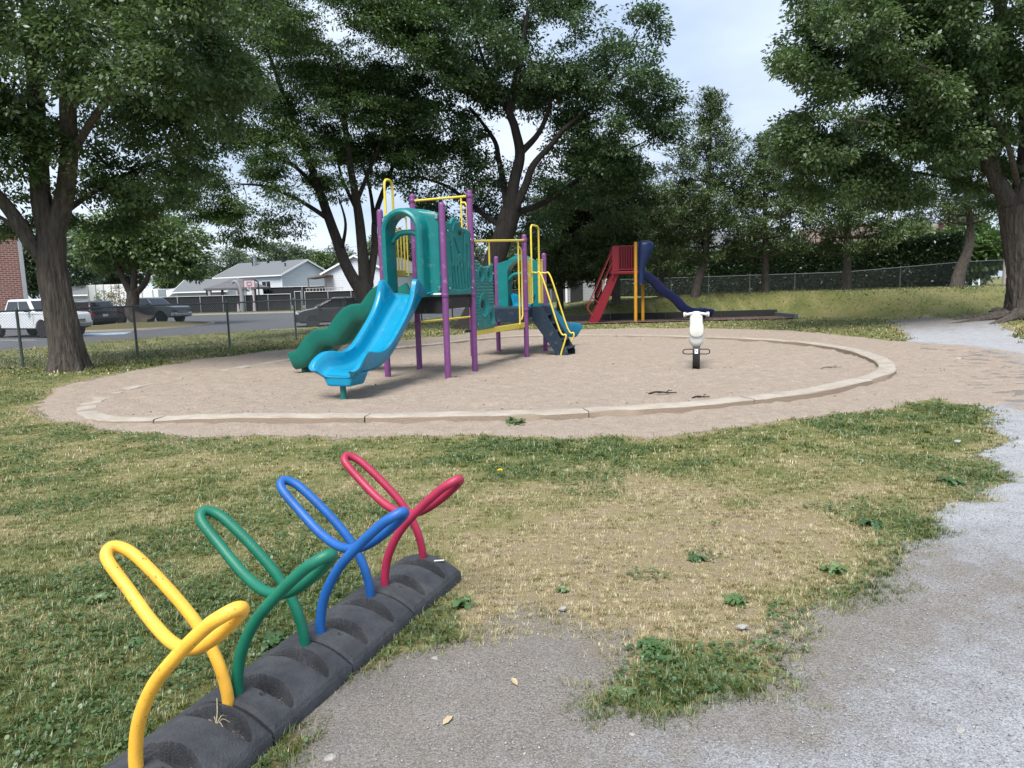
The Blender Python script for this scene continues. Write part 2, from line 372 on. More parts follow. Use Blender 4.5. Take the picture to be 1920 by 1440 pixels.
def blades(P, h, w, lean, yaw, v, name, label, kindtag=True):
    N = len(P); dx = np.cos(yaw); dy = np.sin(yaw); sx = -dy*w/2; sy = dx*w/2
    z0 = P[:, 2]
    V = np.empty((N, 5, 3), np.float32)
    V[:, 0] = np.stack([P[:, 0]-sx, P[:, 1]-sy, z0-.01], -1); V[:, 1] = np.stack([P[:, 0]+sx, P[:, 1]+sy, z0-.01], -1)
    mh = .60*h*np.sqrt(np.maximum(.15, 1-(lean*.6)**2)); ml = .42*lean*h
    V[:, 2] = np.stack([P[:, 0]+dx*ml+sx*.8, P[:, 1]+dy*ml+sy*.8, z0+mh], -1); V[:, 3] = np.stack([P[:, 0]+dx*ml-sx*.8, P[:, 1]+dy*ml-sy*.8, z0+mh], -1)
    tz = h*np.sqrt(np.maximum(.05, 1-(lean*.78)**2))
    V[:, 4] = np.stack([P[:, 0]+dx*lean*h, P[:, 1]+dy*lean*h, z0+np.maximum(tz, .55*mh)], -1)
    i = np.arange(N)[:, None]*5
    return npmesh(name, V.reshape(-1, 3), [i+np.array([[0, 1, 2, 3]]), i+np.array([[3, 2, 4]])], M_grass, attrs={'v': np.repeat(v, 5)})
def in_view(x, y, pad=200):
    z = Tz(x, y)-CH
    d = x*_f[0]+y*_f[1]+z*_f[2]
    px = 960+FPX*(x*_r[0]+y*_r[1]+z*_r[2])/d; py = 720-FPX*(x*_u[0]+y*_u[1]+z*_u[2])/d
    return (d > .3) & (px > -pad*2) & (px < 1920+pad*2) & (py > 400) & (py < 1440+pad*3)
def scatter(n, y0, y1, p):
    # depth density ~ y^-p in the view wedge
    u_ = rng.random(n); q = 2-p
    y = (y0**q+u_*(y1**q-y0**q))**(1/q) if abs(q) > 1e-6 else y0*(y1/y0)**u_
    x = (rng.random(n)*2-1)*(y*.92+.6); return x, y
def lawnblades(n, y0, y1, p, hs, ws, name):
    x, y = scatter(n, y0, y1, p)
    k = in_view(x, y); x, y = x[k], y[k]
    m_ = -np.maximum(sd_sand(x, y)+.04, sd_path(x, y)-.04); lt = poly_sd(LOT, x, y); strip = poly_sd(STRIP, x, y)
    k = (m_ > rng.normal(0, .035, len(x))-.10*(rng.random(len(x)) < .10)*rng.random(len(x))) & (lt < 0) & (strip < -.01); x, y, m_ = x[k], y[k], m_[k]
    dd = dry(x, y); lu = lush(x, y)
    # thinner on dry ground, patchy clumps
    dens = np.clip(.50+1.5*(fbm(x*5, y*5, 4, 51)-.42)-.15*dd+.35*lu, .12, 1)*ss(-.05, .22, m_)**.5
    k = rng.random(len(x)) < dens; x, y, dd, lu, m_ = x[k], y[k], dd[k], lu[k], m_[k]
    N = len(x); h = hs*(.4+.9*rng.random(N))*(1-.42*dd+.12*np.clip(lu, 0, 1))*(.45+1.1*fbm(x*4, y*4, 3, 53))
    tall = (rng.random(N) < .004); h = np.where(tall, h*2.2, h)
    pk = rng.random(N); v = np.clip(dd+rng.normal(0, .17, N)+np.where(pk < .16, .4, 0)-np.where(pk > .66, .42, 0), 0, 1)
    P = np.stack([x, y, Tz(x, y)], -1)
    lean = np.clip(.35+.85*rng.random(N)+.15*dd, 0, 1.25)
    cs = .055+.012*y0; ix = np.floor(x/cs); iy = np.floor(y/cs); cx = (ix+_T[ix.astype(int) % 256, iy.astype(int) % 256])*cs; cy = (iy+_T[iy.astype(int) % 256, (ix.astype(int)+91) % 256])*cs
    cl = rng.random(N) < .6; yaw = np.where(cl, np.arctan2(y-cy, x-cx)+rng.normal(0, .5, N), rng.random(N)*6.283)
    x2 = np.where(cl, cx+(x-cx)*.5, x); y2 = np.where(cl, cy+(y-cy)*.5, y); P = np.stack([x2, y2, Tz(x2, y2)], -1)
    hc = .6+.8*_T[(ix.astype(int)*7) % 256, (iy.astype(int)*3) % 256]; vc = .28*(_T[(ix.astype(int)*5+3) % 256, (iy.astype(int)*11) % 256]-.5)
    return blades(P, h*hc, ws*(.6+.8*rng.random(N)), lean, yaw, np.clip(v+vc, 0, 1), name, '')
# rubber strip footprint (used by the grass too)
SA = np.array([.375, .927]); SN = np.array([-.927, .375])        # along, across (left)
SC0 = np.array([-1.175, 2.26])-SN*.034
def strip_pt(a, v): return SC0+SA*a+SN*v
STRIP = [tuple(strip_pt(a, v)) for a, v in ((-1.2, -.20), (1.73, -.20), (1.73, .20), (-1.2, .20))]
g1 = lawnblades(700000, 1.7, 6.0, .8, .034, .0030, 'grass_blades'); tag(g1, 'short patchy grass in the foreground beside the bike rack', 'grass', kind='stuff')
g2 = lawnblades(470000, 6.0, 15.0, 1.2, .036, .0062, 'grass_blades'); tag(g2, 'mown grass between foreground and sand pit', 'grass', kind='stuff')
g3 = lawnblades(250000, 15.0, 45.0, 1.5, .065, .028, 'grass_blades'); tag(g3, 'mown grass on the verge and the low mound beyond the sand', 'grass', kind='stuff')
# ------------------------------------------------------------------ materials
M_teal = mat('teal_plastic', lin((0, 110, 110)), .38, .10, 5, .05, 60); M_teal2 = mat('teal_plastic_worn', lin((4, 104, 98)), .45, .16, 4, .06, 60)
M_blue = mat('blue_plastic', lin((0, 128, 166)), .30, .06, 3, .03, 30); M_green = mat('green_plastic', lin((0, 102, 90)), .38, .12, 4, .04, 40)
M_purple = mat('purple_paint', lin((112, 62, 116)), .45, .14, 9, .06, 90); M_yellow = mat('yellow_paint', lin((214, 192, 74)), .42, .08, 12, .03, 80)
M_navy = mat('navy_steel', lin((24, 42, 58)), .5, .2, 8, .1, 60); M_black = mat('black_coating', (.012, .012, .014), .6, .3, 8, .1, 60)
M_white = mat('white_paint', (.72, .73, .74), .4, .04, 5); M_metal = mat('galvanised_steel', (.33, .35, .37), .45, .2, 20, .05, 80, metal=.5)
M_dgalv = mat('fence_steel', (.115, .13, .14), .6, .25, 20, .05, 80, metal=.3)
M_wire = mat('fence_wire', (.19, .20, .21), .55, .2, 20, metal=.4)
M_bolt = mat('bolt_steel', (.4, .4, .42), .35, .2, 30, metal=.9)

# ------------------------------------------------------------------ bike rack: rubber base + loops
M_rubber = mat('recycled_rubber', (.026, .028, .033), .8, .3, 14, .35, 120, col2=(.054, .059, .068), c2pos=(.3, .72))
M_grit = mat('grit', (.15, .14, .125), .95, .3, 60, .5, 120)
def worn(m, dark=(.05, .045, .04), lo=.66, hi=.70, sc=55, amt=.75):
    # small chips and grime specks in the coating
    n = m.node_tree; b = n.nodes['Principled BSDF']; l = b.inputs['Base Color'].links[0].from_socket
    tc = n.nodes.new('ShaderNodeTexCoord'); q = n.nodes.new('ShaderNodeTexNoise'); q.inputs['Scale'].default_value = sc; q.inputs['Detail'].default_value = 4; n.links.new(tc.outputs['Object'], q.inputs[0])
    r_ = n.nodes.new('ShaderNodeMapRange'); r_.inputs[1].default_value = lo; r_.inputs[2].default_value = hi; r_.inputs[4].default_value = amt; n.links.new(q.outputs[0], r_.inputs[0])
    mx = n.nodes.new('ShaderNodeMixRGB'); mx.inputs[2].default_value = (*dark, 1); n.links.new(r_.outputs[0], mx.inputs[0]); n.links.new(l, mx.inputs[1]); n.links.new(mx.outputs[0], b.inputs['Base Color']); return m
def loopmat(n, c): return worn(mat(n, lin(c), .50, .12, 14, .08, 120), sc=70)
LC = [('yellow', (238, 180, 66)), ('green', (8, 104, 82)), ('blue', (24, 88, 160)), ('red', (156, 36, 70))]
PITCH = [(-1.02, -.52), (-.51, -.01), (0, 0), (0, 0)]
# module seams along the strip (metres from loop 0's middle)
seams = [-.70, -.215, .225, .695, 1.175, 1.56]
seams = [-.72, .235-.01, .715, 1.19, 1.66]
loopc = [0.0, .44, .94, 1.465]
seams = [-.33, .185, .675, 1.19, 1.72]
LABM = ['nearest black rubber kerb module under the yellow loop', 'black rubber kerb module under the green loop', 'black rubber kerb module under the blue loop', 'farthest black rubber kerb module under the red loop']
rack_rz = math.atan2(SA[1], SA[0])
def pit(a, v, a0):      # crescent wheel slots: two per module
    r_ = 0
    for c in (a0-.105, a0+.115):
        vc = v+.04; aa = a-c+.016*(vc/.14)**2
        d = np.sqrt(vc**2/.145**2+np.where(aa > 0, aa/.046, aa/.040)**2)
        r_ = np.maximum(r_, (1-ss(.86, 1.02, d))*(.25+.75*ss(-.045, .02, aa)))
    return r_
for i in range(4):
    a0, a1 = seams[i], seams[i+1]
    na, nv = 150, 140
    aa = np.linspace(a0+.006, a1-.006, na); vv = np.linspace(-.206, .206, nv)
    Am, Vm = np.meshgrid(aa, vv, indexing='ij')
    dome = .055+.075*(1-(np.abs(Vm)/.206)**2.1)
    e = np.minimum(np.minimum(Am-a0-.006, a1-.006-Am), .206-np.abs(Vm)); dome = dome-.010*(1-ss(0, .014, e))
    zz = dome-.075*pit(Am, Vm, loopc[i])
    hole = np.sqrt((Am-(a0+.10 if i else a0+.17))**2+(Vm-.0+.08)**2); zz = zz-.02*(1-ss(.008, .012, hole))
    zz = zz+.0012*(fbm(Am*60, Vm*60, 2, 61+i)-.5)
    V = np.stack([Am, Vm, zz], -1).reshape(-1, 3); idx = np.arange(na*nv).reshape(na, nv)
    Fq = np.stack([idx[:-1, :-1], idx[1:, :-1], idx[1:, 1:], idx[:-1, 1:]], -1).reshape(-1, 4)
    rim = np.concatenate([idx[:, 0], idx[-1, 1:], idx[-2::-1, -1], idx[0, -2:0:-1]]); nb = len(V)
    base = V[rim].copy(); base[:, 2] = -.03; V = np.concatenate([V, base]); k = np.arange(len(rim)); k2 = (k+1) % len(rim)
    Fs = np.stack([rim[k], nb+k, nb+k2, rim[k2]], -1)
    mod = npmesh('rubber_base', V, [Fq, Fs], M_rubber, smooth=True)
    mod.data.set_sharp_from_angle(angle=R(50))
    mod.location = (SC0[0], SC0[1], 0); mod.rotation_euler = (0, 0, rack_rz)
    tag(mod, LABM[i], 'rubber base', 'rubber base modules of the bike rack')
    # grit gathered in the slots
    pk = (pit(Am, Vm, loopc[i]) > .8) & (Vm < -.03)
    gx, gy = Am[pk], Vm[pk]; ch = rng.integers(0, len(gx), 260); ch = ch[(gy[ch] < -.06)]; GV = []; GF = []
    for c_ in ch:
        s_ = .0016*random.uniform(.6, 2.2); k_ = len(GV); zc = float(zz[pk][c_])+s_*.5
        for o_ in ((1, 0, 0), (0, 1, 0), (-1, 0, 0), (0, -1, 0), (0, 0, .8)): GV.append((gx[c_]+o_[0]*s_*random.uniform(.7, 1.5), gy[c_]+o_[1]*s_*random.uniform(.7, 1.5), zc+o_[2]*s_))
        GF += [(k_, k_+1, k_+4), (k_+1, k_+2, k_+4), (k_+2, k_+3, k_+4), (k_+3, k_, k_+4)]
    go = npmesh('grit', np.array(GV), [np.array(GF)], M_grit, mod); go['kind'] = 'stuff'
    half = [(.0, .075, -.195), (.0, .17, -.193), (-.03, .29, -.188), (-.10, .41, -.18), (-.20, .515, -.172), (-.315, .615, -.162), (-.375, .655, -.15), (-.405, .668, -.12), (-.385, .64, -.085), (-.28, .55, -.072), (-.14, .465, -.04), (0, .432, 0)]
    pts = [(u_, v_, z_) for v_, z_, u_ in half]+[(-u_, -v_, z_) for v_, z_, u_ in half[-2::-1]]
    sc = 1.0
    bm = bmesh.new(); tube(bm, smooth_path([(p[0], p[1], .1+(p[2]-.1)*1.05 if p[2] > .1 else p[2]) for p in pts], 7), .0215, 14)
    cn = LC[i][0]
    lp = bmobj('bike_loop', bm, loopmat(cn+'_coated_steel', LC[i][1]), None, smooth=60)
    c = SC0+SA*loopc[i]; lp.location = (c[0], c[1], 0); lp.rotation_euler = (0, R(-1.5), rack_rz)
    tag(lp, {'yellow': 'yellow bent steel tube loop, nearest of the four bike rack loops', 'green': 'dark green bent steel tube loop between the yellow and the blue one', 'blue': 'blue bent steel tube loop between the green and the red one', 'red': 'red bent steel tube loop at the far end of the bike rack'}[cn], 'bike rack loop', 'coloured bike rack loops')

# ------------------------------------------------------------------ concrete curb ring
M_conc = mat('weathered_concrete', (.29, .255, .215), .95, .2, 5, .6, 55, col2=(.40, .36, .31), c2pos=(.3, .7))
CT = [(300, 779), (450, 778), (600, 777), (750, 776), (900, 773), (1020, 771), (1150, 764), (1280, 757), (1400, 745), (1500, 733), (1590, 716), (1650, 700), (1663, 684), (1640, 668), (1580, 651), (1500, 640), (1400, 633), (1300, 629), (1180, 626.5), (1080, 626),
      (990, 627), (900, 633), (800, 644), (700, 653), (600, 662), (500, 675), (400, 690), (300, 706), (220, 724), (165, 748), (170, 766), (215, 777)]
cp = [G(a, b, .10)[:2] for a, b in CT]
cps = smooth_path([(p[0], p[1], 0) for p in cp], 5, closed=True)
n_ = len(cps); cen = sum((Vector(p) for p in cps), Vector())/n_
ringmat = M_conc
W2 = .14
segs = []; L = 0; start = 0
for i in range(n_):
    L += (cps[(i+1) % n_]-cps[i]).length
    if L > (2.6 if i % 3 else 2.2) or i == n_-1: segs.append((start, i+1)); start = i+1; L = 0
root = empty('concrete_curb', (0, 0, 0), 0, 'weathered low concrete kerb ring enclosing the sandy play area', 'kerb')
for s0, s1 in segs:
    rings = []
    bm = bmesh.new()
    for k in range(s0, s1+1):
        p = cps[k % n_]; q = cps[(k+1) % n_]; pr = cps[(k-1) % n_]; t = (q-pr).normalized(); nn = Vector((-t.y, t.x, 0))
        if k == s0: p = p+t*.008
        if k == s1: p = p-t*.008
        j = lambda: random.uniform(-.008, .008)
        # the kerb sinks under the sand towards the left side
        bury = float(ss(-3.2, -6.4, p.x)); back = float(ss(15, 22, p.y))
        zt = float(Tz(p.x, p.y))+.100+j()*.6-.080*bury*(1-.1*back)-.025*back*(1-bury)
        w = W2
        rings.append([p+nn*(w+j())+Vector((0, 0, -.15)), p+nn*(w+j())+Vector((0, 0, zt-.015)), p+nn*(w-.018+j())+Vector((0, 0, zt+j()*.5)), p-nn*(w-.018+j())+Vector((0, 0, zt+j()*.5)), p-nn*(w+j())+Vector((0, 0, zt-.015)), p-nn*(w+j())+Vector((0, 0, -.15))])
    loft(bm, rings)
    bmobj('curb_segment', bm, ringmat, root, smooth=35)

# ------------------------------------------------------------------ weeds, dandelions, stones, twigs
M_weed = blade_mat('weed_leaf', [(0, (.03, .075, .022)), (.5, (.06, .13, .035)), (1, (.13, .19, .07))], .25)
def weed(px, py, size, n, label, lobed=False, up=.35, cat='weed', v=.5, grp=None):
    size *= .72 if n < 14 else 1; n = int(n*1.3)
    g = G(px, py); z = T1(g[0], g[1]); V = []; Fq = []; at = []
    for k in range(n):
        a = random.uniform(0, 6.283) if n > 9 else 6.283*k/n+random.uniform(-.3, .3); L = size*random.uniform(.5, 1.15); w = L*(.24 if lobed else .26)*random.uniform(.8, 1.2); el = random.uniform(.1, up*2)
        b0 = len(V); m_ = 7; col = v+random.uniform(-.3, .3)
        ox, oy = (random.gauss(0, size*.42), random.gauss(0, size*.34)) if n > 25 else (0, 0)
        for i in range(m_):
            t = i/(m_-1); r_ = L*t; hz = L*(math.sin(el)*t-.55*t*t*.8)+.012+.012*math.sin(t*9+k); 
            ww = w*math.sin(math.pi*min(1, .08+.92*t))**.7*(1.0 if not lobed else (1.0 if i % 2 else .5)) if t < 1 else 0.001
            if t < .15: ww = w*.12
            x, y = math.cos(a)*r_*math.cos(el*.6), math.sin(a)*r_*math.cos(el*.6); sx, sy = -math.sin(a)*ww, math.cos(a)*ww
            for s in (-1, 0, 1):
                V.append((x+sx*s+ox, y+sy*s+oy, max(.004, hz+(.18*ww if s else 0)))); at.append(min(1, max(0, col+(.12 if s == 0 else 0))))
        for i in range(m_-1):
            for s in (0, 1): Fq.append((b0+i*3+s, b0+i*3+s+1, b0+i*3+s+4, b0+i*3+s+3))
    o = npmesh('broadleaf_weed', V, [np.array(Fq)], M_weed, attrs={'v': at}, smooth=True); o.location = (g[0], g[1], z)
    return tag(o, label, cat, grp or 'broadleaf weeds in the turf')
weed(1378, 1132, .13, 11, 'large broadleaf plantain weed standing in straw-coloured turf', v=.6)
weed(1228, 1222, .075, 60, 'dense clump of lobed dandelion leaves above the bare ground', lobed=True, v=.35)
weed(1560, 1075, .13, 9, 'pale broadleaf weed in the turf near the gravel edge', v=.85)
weed(872, 1135, .13, 8, 'broadleaf weed growing beside the far end of the rubber base', v=.6)
weed(1170, 1308, .08, 7, 'small broadleaf weed on the turf spur between bare soil patches', v=.8)
weed(1310, 1050, .09, 9, 'low dark plantain rosette in the middle of the dry turf', v=.25)
weed(1635, 985, .14, 10, 'dark plantain rosette near the gravel path, right of the dry turf', v=.15)
weed(1055, 1110, .07, 6, 'tiny broadleaf weed in the straw patch', v=.6)
weed(1780, 905, .17, 9, 'flat green weed rosette near the path bend', v=.3)
weed(185, 1130, .11, 7, 'pale broadleaf weed in the green turf at the left', v=.9)
weed(245, 1215, .10, 9, 'leafy weed in the green turf left of the yellow loop', v=.55)
weed(510, 1205, .12, 12, 'broad dark leaves growing against the rubber base', v=.35)
weed(965, 795, .12, 26, 'green tuft growing against the front face of the concrete kerb', lobed=True, up=.8, v=.7)
weed(900, 790, .07, 12, 'small green tuft left of the larger one by the concrete kerb', lobed=True, up=.8, v=.7)
weed(590, 792, .08, 12, 'small grass tuft by the buried left stretch of the kerb', lobed=True, up=.8, v=.8)
# dirt washed onto the vertical faces of the concrete
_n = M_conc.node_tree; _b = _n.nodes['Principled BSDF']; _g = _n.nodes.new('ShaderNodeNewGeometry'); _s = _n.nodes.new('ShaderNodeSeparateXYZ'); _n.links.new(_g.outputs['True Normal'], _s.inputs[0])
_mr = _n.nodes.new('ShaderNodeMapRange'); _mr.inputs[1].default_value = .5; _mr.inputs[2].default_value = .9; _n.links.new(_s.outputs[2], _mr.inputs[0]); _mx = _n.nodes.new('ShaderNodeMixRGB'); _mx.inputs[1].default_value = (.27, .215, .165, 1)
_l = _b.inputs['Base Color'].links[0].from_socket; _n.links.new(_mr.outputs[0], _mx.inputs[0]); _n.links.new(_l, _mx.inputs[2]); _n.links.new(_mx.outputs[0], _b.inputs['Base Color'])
for _m, _d in ((M_purple, (.30, .22, .30)), (M_yellow, (.30, .26, .12)), (M_navy, (.12, .13, .14)), (M_teal, (.10, .26, .24)), (M_blue, (.12, .32, .42)), (M_black, (.10, .095, .09))): worn(_m, _d, .60, .72, 9, .45)
# patches of clover: leaflets lying in the green turf
def clover(n, name='clover_leaves'):
    x, y = scatter(n, 1.9, 9, .9); k = in_view(x, y); x, y = x[k], y[k]
    q = fbm(x*1.7, y*1.7, 3, 71); k = (q+.35*lush(x, y)-.35*dry(x, y)+.12*ss(1.0, -2.5, x) > .44) & (sd_sand(x, y) < -.15) & (sd_path(x, y) < -.08) & (poly_sd(STRIP, x, y) < -.02)
    x, y = x[k], y[k]; N = len(x); r_ = .0052*(.7+.8*rng.random(N))*(1+.07*y); z = Tz(x, y)+.012+.022*rng.random(N); V = np.empty((N, 6, 3)); ph = rng.random(N)*6.28
    tx = rng.normal(0, .3, N); ty = rng.normal(0, .3, N)
    for i in range(6):
        a = ph+i*math.pi/3; cx = np.cos(a)*r_; cy = np.sin(a)*r_; V[:, i] = np.stack([x+cx, y+cy, z+cx*tx+cy*ty], -1)
    b = np.arange(N)[:, None]*6
    o = npmesh(name, V.reshape(-1, 3), [b+np.array([[0, 1, 2, 3]]), b+np.array([[3, 4, 5, 0]])], M_weed, attrs={'v': np.repeat(np.clip(rng.normal(.45, .3, N), 0, 1), 6)})
    return tag(o, 'low clover leaves spread through the greener turf', 'ground cover', kind='stuff')
clover(100000)
M_dand = mat('dandelion_yellow', lin((235, 200, 20)), .8, .1, 60)
def flower(px, py):
    g = G(px, py); root = empty('dandelion', (g[0], g[1], T1(g[0], g[1])), 0, 'single yellow dandelion flower in the turf right of the red loop', 'flower')
    bm = bmesh.new(); tube(bm, [(0, 0, 0), (.003, 0, .04), (.0, .004, .075)], .0022, 6); bmobj('stem', bm, M_weed, root)
    bm = bmesh.new()
    for ring, (n, L, el) in enumerate(((16, .024, .15), (13, .019, .5), (9, .012, .9))):
        for k in range(n):
            a = 6.283*k/n+ring*.2; ca, sa = math.cos(a), math.sin(a); w = .0035
            p = [(-sa*w, ca*w, .075), (sa*w, -ca*w, .075), (ca*L*math.cos(el)+sa*w, sa*L*math.cos(el)-ca*w, .075+L*math.sin(el)), (ca*L*math.cos(el)-sa*w, sa*L*math.cos(el)+ca*w, .075+L*math.sin(el))]
            bm.faces.new([bm.verts.new(q) for q in p])
    bmobj('petals', bm, M_dand, root, recalc=False)
flower(938, 897)
_c = SC0+SA*(seams[4]-.06)-SN*.10; bm = bmesh.new(); box(bm, (0, 0, 0), (.012, .055, .006)); o = bmobj('plastic_scrap', bm, M_white, None, bevel=.002); o.location = (_c[0], _c[1], .121); o.rotation_euler = (0, .12, rack_rz+.5); tag(o, 'small white plastic scrap lying on the farthest rubber module', 'litter')
_c = SC0+SA*.10-SN*.03; M_straw = mat('dry_straw', (.40, .36, .22), .8, .2, 30); bm = bmesh.new()
for k in range(7):
    a = k*.9+.3; L = random.uniform(.04, .075); tube(bm, smooth_path([(0, 0, .0), (math.cos(a)*L*.5, math.sin(a)*L*.5, .022), (math.cos(a)*L, math.sin(a)*L, .004)], 3), .0014, 4)
tube(bm, smooth_path([(0, 0, 0), (-.01, .04, .03), (-.03, .09, .05)], 3), .0016, 4)
o = bmobj('dry_grass_stalk', bm, M_straw); o.location = (_c[0], _c[1], .092); tag(o, 'dry forked grass stalk lying in a slot of the nearest rubber module', 'dry grass')
M_stone = mat('pale_stone', (.30, .29, .27), .9, .3, 30, .3, 80); M_leafdry = mat('dry_leaf', (.42, .34, .2), .8, .2, 30); M_bark0 = mat('twig_bark', (.035, .027, .02), .95, .3, 30)
def stone(px, py, s, label):
    g = G(px, py); bm = bmesh.new(); bmesh.ops.create_icosphere(bm, subdivisions=2, radius=1)
    for v in bm.verts: v.co = Vector((v.co.x*s*1.3, v.co.y*s, v.co.z*s*.6))*random.uniform(.85, 1.15)
    o = bmobj('stone', bm, M_stone, None); o.location = (g[0], g[1], T1(g[0], g[1])+s*.25+.012); o.rotation_euler[2] = random.random()*6
    tag(o, label, 'stone', 'loose stones on the ground')
for px, py, s, l in ((620, 1428, .016, 'grey pebble at the bottom edge beside the rubber base'), (1185, 1385, .010, 'small pebble on the bare soil below the grass spur'), (1055, 1148, .018, 'pale stone lying in the straw-coloured turf'), (815, 1242, .012, 'pale pebble at the top of the bare soil patch'),
                   (1392, 1182, .02, 'grey stone by the gravel edge under the large weed'), (1800, 1378, .014, 'dark pebble low on the gravel path'), (1672, 1262, .010, 'small pebble in the middle of the gravel path'), (1795, 832, .03, 'whitish stone in the turf near the path bend'), (1796, 675, .05, 'dark stone on the sandy track at the right')):
    stone(px, py, s, l)
def twig(px, py, L, a, label, r=.008):
    g = G(px, py); root = empty('twig', (g[0], g[1], T1(g[0], g[1])+.03), a); tag(root, label, 'twig')
    bm = bmesh.new(); tube(bm, smooth_path([(-L/2, 0, 0), (-L*.2, .02, .02), (L*.15, -.02, .01), (L/2, .02, 0)], 4), [r*(1-.5*k/12) for k in range(13)], 6); bmobj('stick', bm, M_bark0, root)
    bm = bmesh.new(); tube(bm, [(L*.1, -.02, .01), (L*.25, L*.15, .03), (L*.4, L*.2, .02)], [r*.6, r*.5, r*.3], 5); bmobj('side_shoot', bm, M_bark0, root)
    bm = bmesh.new(); tube(bm, [(-L*.2, 0.02, .01), (-L*.1, -L*.12, .01)], r*.5, 5); bmobj('side_shoot', bm, M_bark0, root)
twig(1243, 741, .42, .1, 'dark broken twig on the sand, the longer left one', .017); twig(1315, 749, .3, .35, 'short dark twig on the sand near the kerb', .013); twig(1560, 692, .5, .3, 'thin dark twig heap on the sand inside the right bend of the kerb', .008)
for k, (px, py) in enumerate(((840, 1364), (965, 1290))):
    g = G(px, py); bm = bmesh.new()
    for s in range(6):
        pass
    vs = [bm.verts.new(p) for p in ((-.03, 0, .004), (-.01, .012, .009), (.012, .011, .012), (.03, 0, .006), (.012, -.011, .010), (-.01, -.010, .006))]
    bm.faces.new(vs); o = bmobj('fallen_leaf', bm, M_leafdry); o.location = (g[0], g[1], T1(g[0], g[1])+.018); o.rotation_euler = (0, 0, 1+k)
    tag(o, ['tan dry leaf on the bare soil, the lower one', 'tan dry leaf on the bare soil, the upper one'][k], 'leaf')
# debris crumbs on soil/gravel/sand
def crumbs(n, y0, y1, sdfn, size, m, name, label, thr=.1, extra=None):
    x, y = scatter(n, y0, y1, 1.0); k = in_view(x, y); x, y = x[k], y[k]; k = (sdfn(x, y) > thr) & (poly_sd(STRIP, x, y) < -.01)
    if extra is not None: k &= extra(x, y)
    x, y = x[k], y[k]; N = len(x); s = size*(.4+1.1*rng.random(N)**2); z = Tz(x, y)+.018
    o8 = np.array([(1, 0, 0), (0, 1, 0), (-1, 0, 0), (0, -1, 0), (0, 0, .7), (0, 0, -.7)])
    J = rng.uniform(.6, 1.3, (N, 6, 1)); V = o8[None]*s[:, None, None]*J; an = rng.random(N)*6.28; c, s_ = np.cos(an), np.sin(an)
    V = np.stack([V[..., 0]*c[:, None]*1.4-V[..., 1]*s_[:, None], V[..., 0]*s_[:, None]*1.4+V[..., 1]*c[:, None], V[..., 2]], -1)+np.stack([x, y, z], -1)[:, None]
    tri = np.array([(0, 1, 4), (1, 2, 4), (2, 3, 4), (3, 0, 4), (1, 0, 5), (2, 1, 5), (3, 2, 5), (0, 3, 5)])
    o = npmesh(name, V.reshape(-1, 3), [(np.arange(N)[:, None, None]*6+tri[None]).reshape(-1, 3)], m, attrs={'v': np.repeat(rng.random(N), 6)})
    return tag(o, label, 'gravel', kind='stuff')
M_crumb = mat('gravel_crumb', (.12, .115, .11), .9, .3, 90, col2=(.45, .45, .46), c2pos=(.4, .6))
crumbs(45000, 1.8, 8, sd_path, .0034, M_crumb, 'gravel_chips', 'loose gravel chips and grit on the path and bare soil')
M_crumb2 = mat('sand_litter', (.05, .04, .03), .9, .3, 40, col2=(.25, .2, .15), c2pos=(.45, .65))
crumbs(2600, 9, 25, sd_sand, .011, M_crumb2, 'sand_litter', 'dark leaf crumbs scattered over the sand', .3)
# ------------------------------------------------------------------ play structure
PS = empty('play_structure', (-1.14, 12.61, 0), R(68), 'teal purple and yellow play structure with blue and green slides on the sand', 'playground structure')
w1, w2 = 1.25, 1.32
def post(x, y, h, r=.057):
    bm = bmesh.new(); lathe(bm, [(r, -.4), (r, h-.05), (r*.92, h-.02), (r*.6, h), (r*.05, h+.006)], 20)
    bmobj('post', bm, M_purple, PS, smooth=50).location = (x, y, 0)
for x, y, h in ((0, 0, 3.10), (0, w1, 3.06), (1.15, 0, 3.44), (1.2, w1, 3.46), (4.0, 0, 2.79), (5.33, 0, 2.42), (4.0, w2+.05, 2.5), (5.46, w2, 2.40)):
    post(x, y, h)
D1, D2, DW = 1.50, 1.14, .80
def plate(name, x0, x1, y0, y1, z, th, m, bev=.01):
    bm = bmesh.new(); box(bm, ((x0+x1)/2, (y0+y1)/2, z-th/2), (x1-x0, y1-y0, th)); return bmobj(name, bm, m, PS, bevel=bev)
plate('deck', .0, 1.15, .03, w1-.03, D1, .05, M_black)
bm = bmesh.new(); box(bm, (.06, w1*.27, D1-.17), (.05, w1*.5, .30)); box(bm, (.6, .02, D1-.14), (1.0, .03, .2)); box(bm, (1.14, w1/2, D1-.12), (.04, w1-.14, .16)); box(bm, (.6, w1-.02, D1-.12), (1.0, .03, .16)); bmobj('deck_skirt', bm, M_black, PS, bevel=.008)
bm = bmesh.new(); box(bm, (-.02, .27, D1+.028), (.09, .44, .03)); bmobj('deck_trim', bm, M_white, PS, bevel=.004)
plate('deck', 4.0, 5.4, .04, w2, D2, .05, M_navy)
bm = bmesh.new(); box(bm, (3.97, w2/2, D2-.16), (.04, w2-.1, .32)); box(bm, (4.7, .0, D2-.13), (1.15, .04, .2)); box(bm, (4.7, w2, D2-.13), (1.15, .04, .2)); bmobj('deck_skirt', bm, M_navy, PS, bevel=.006)
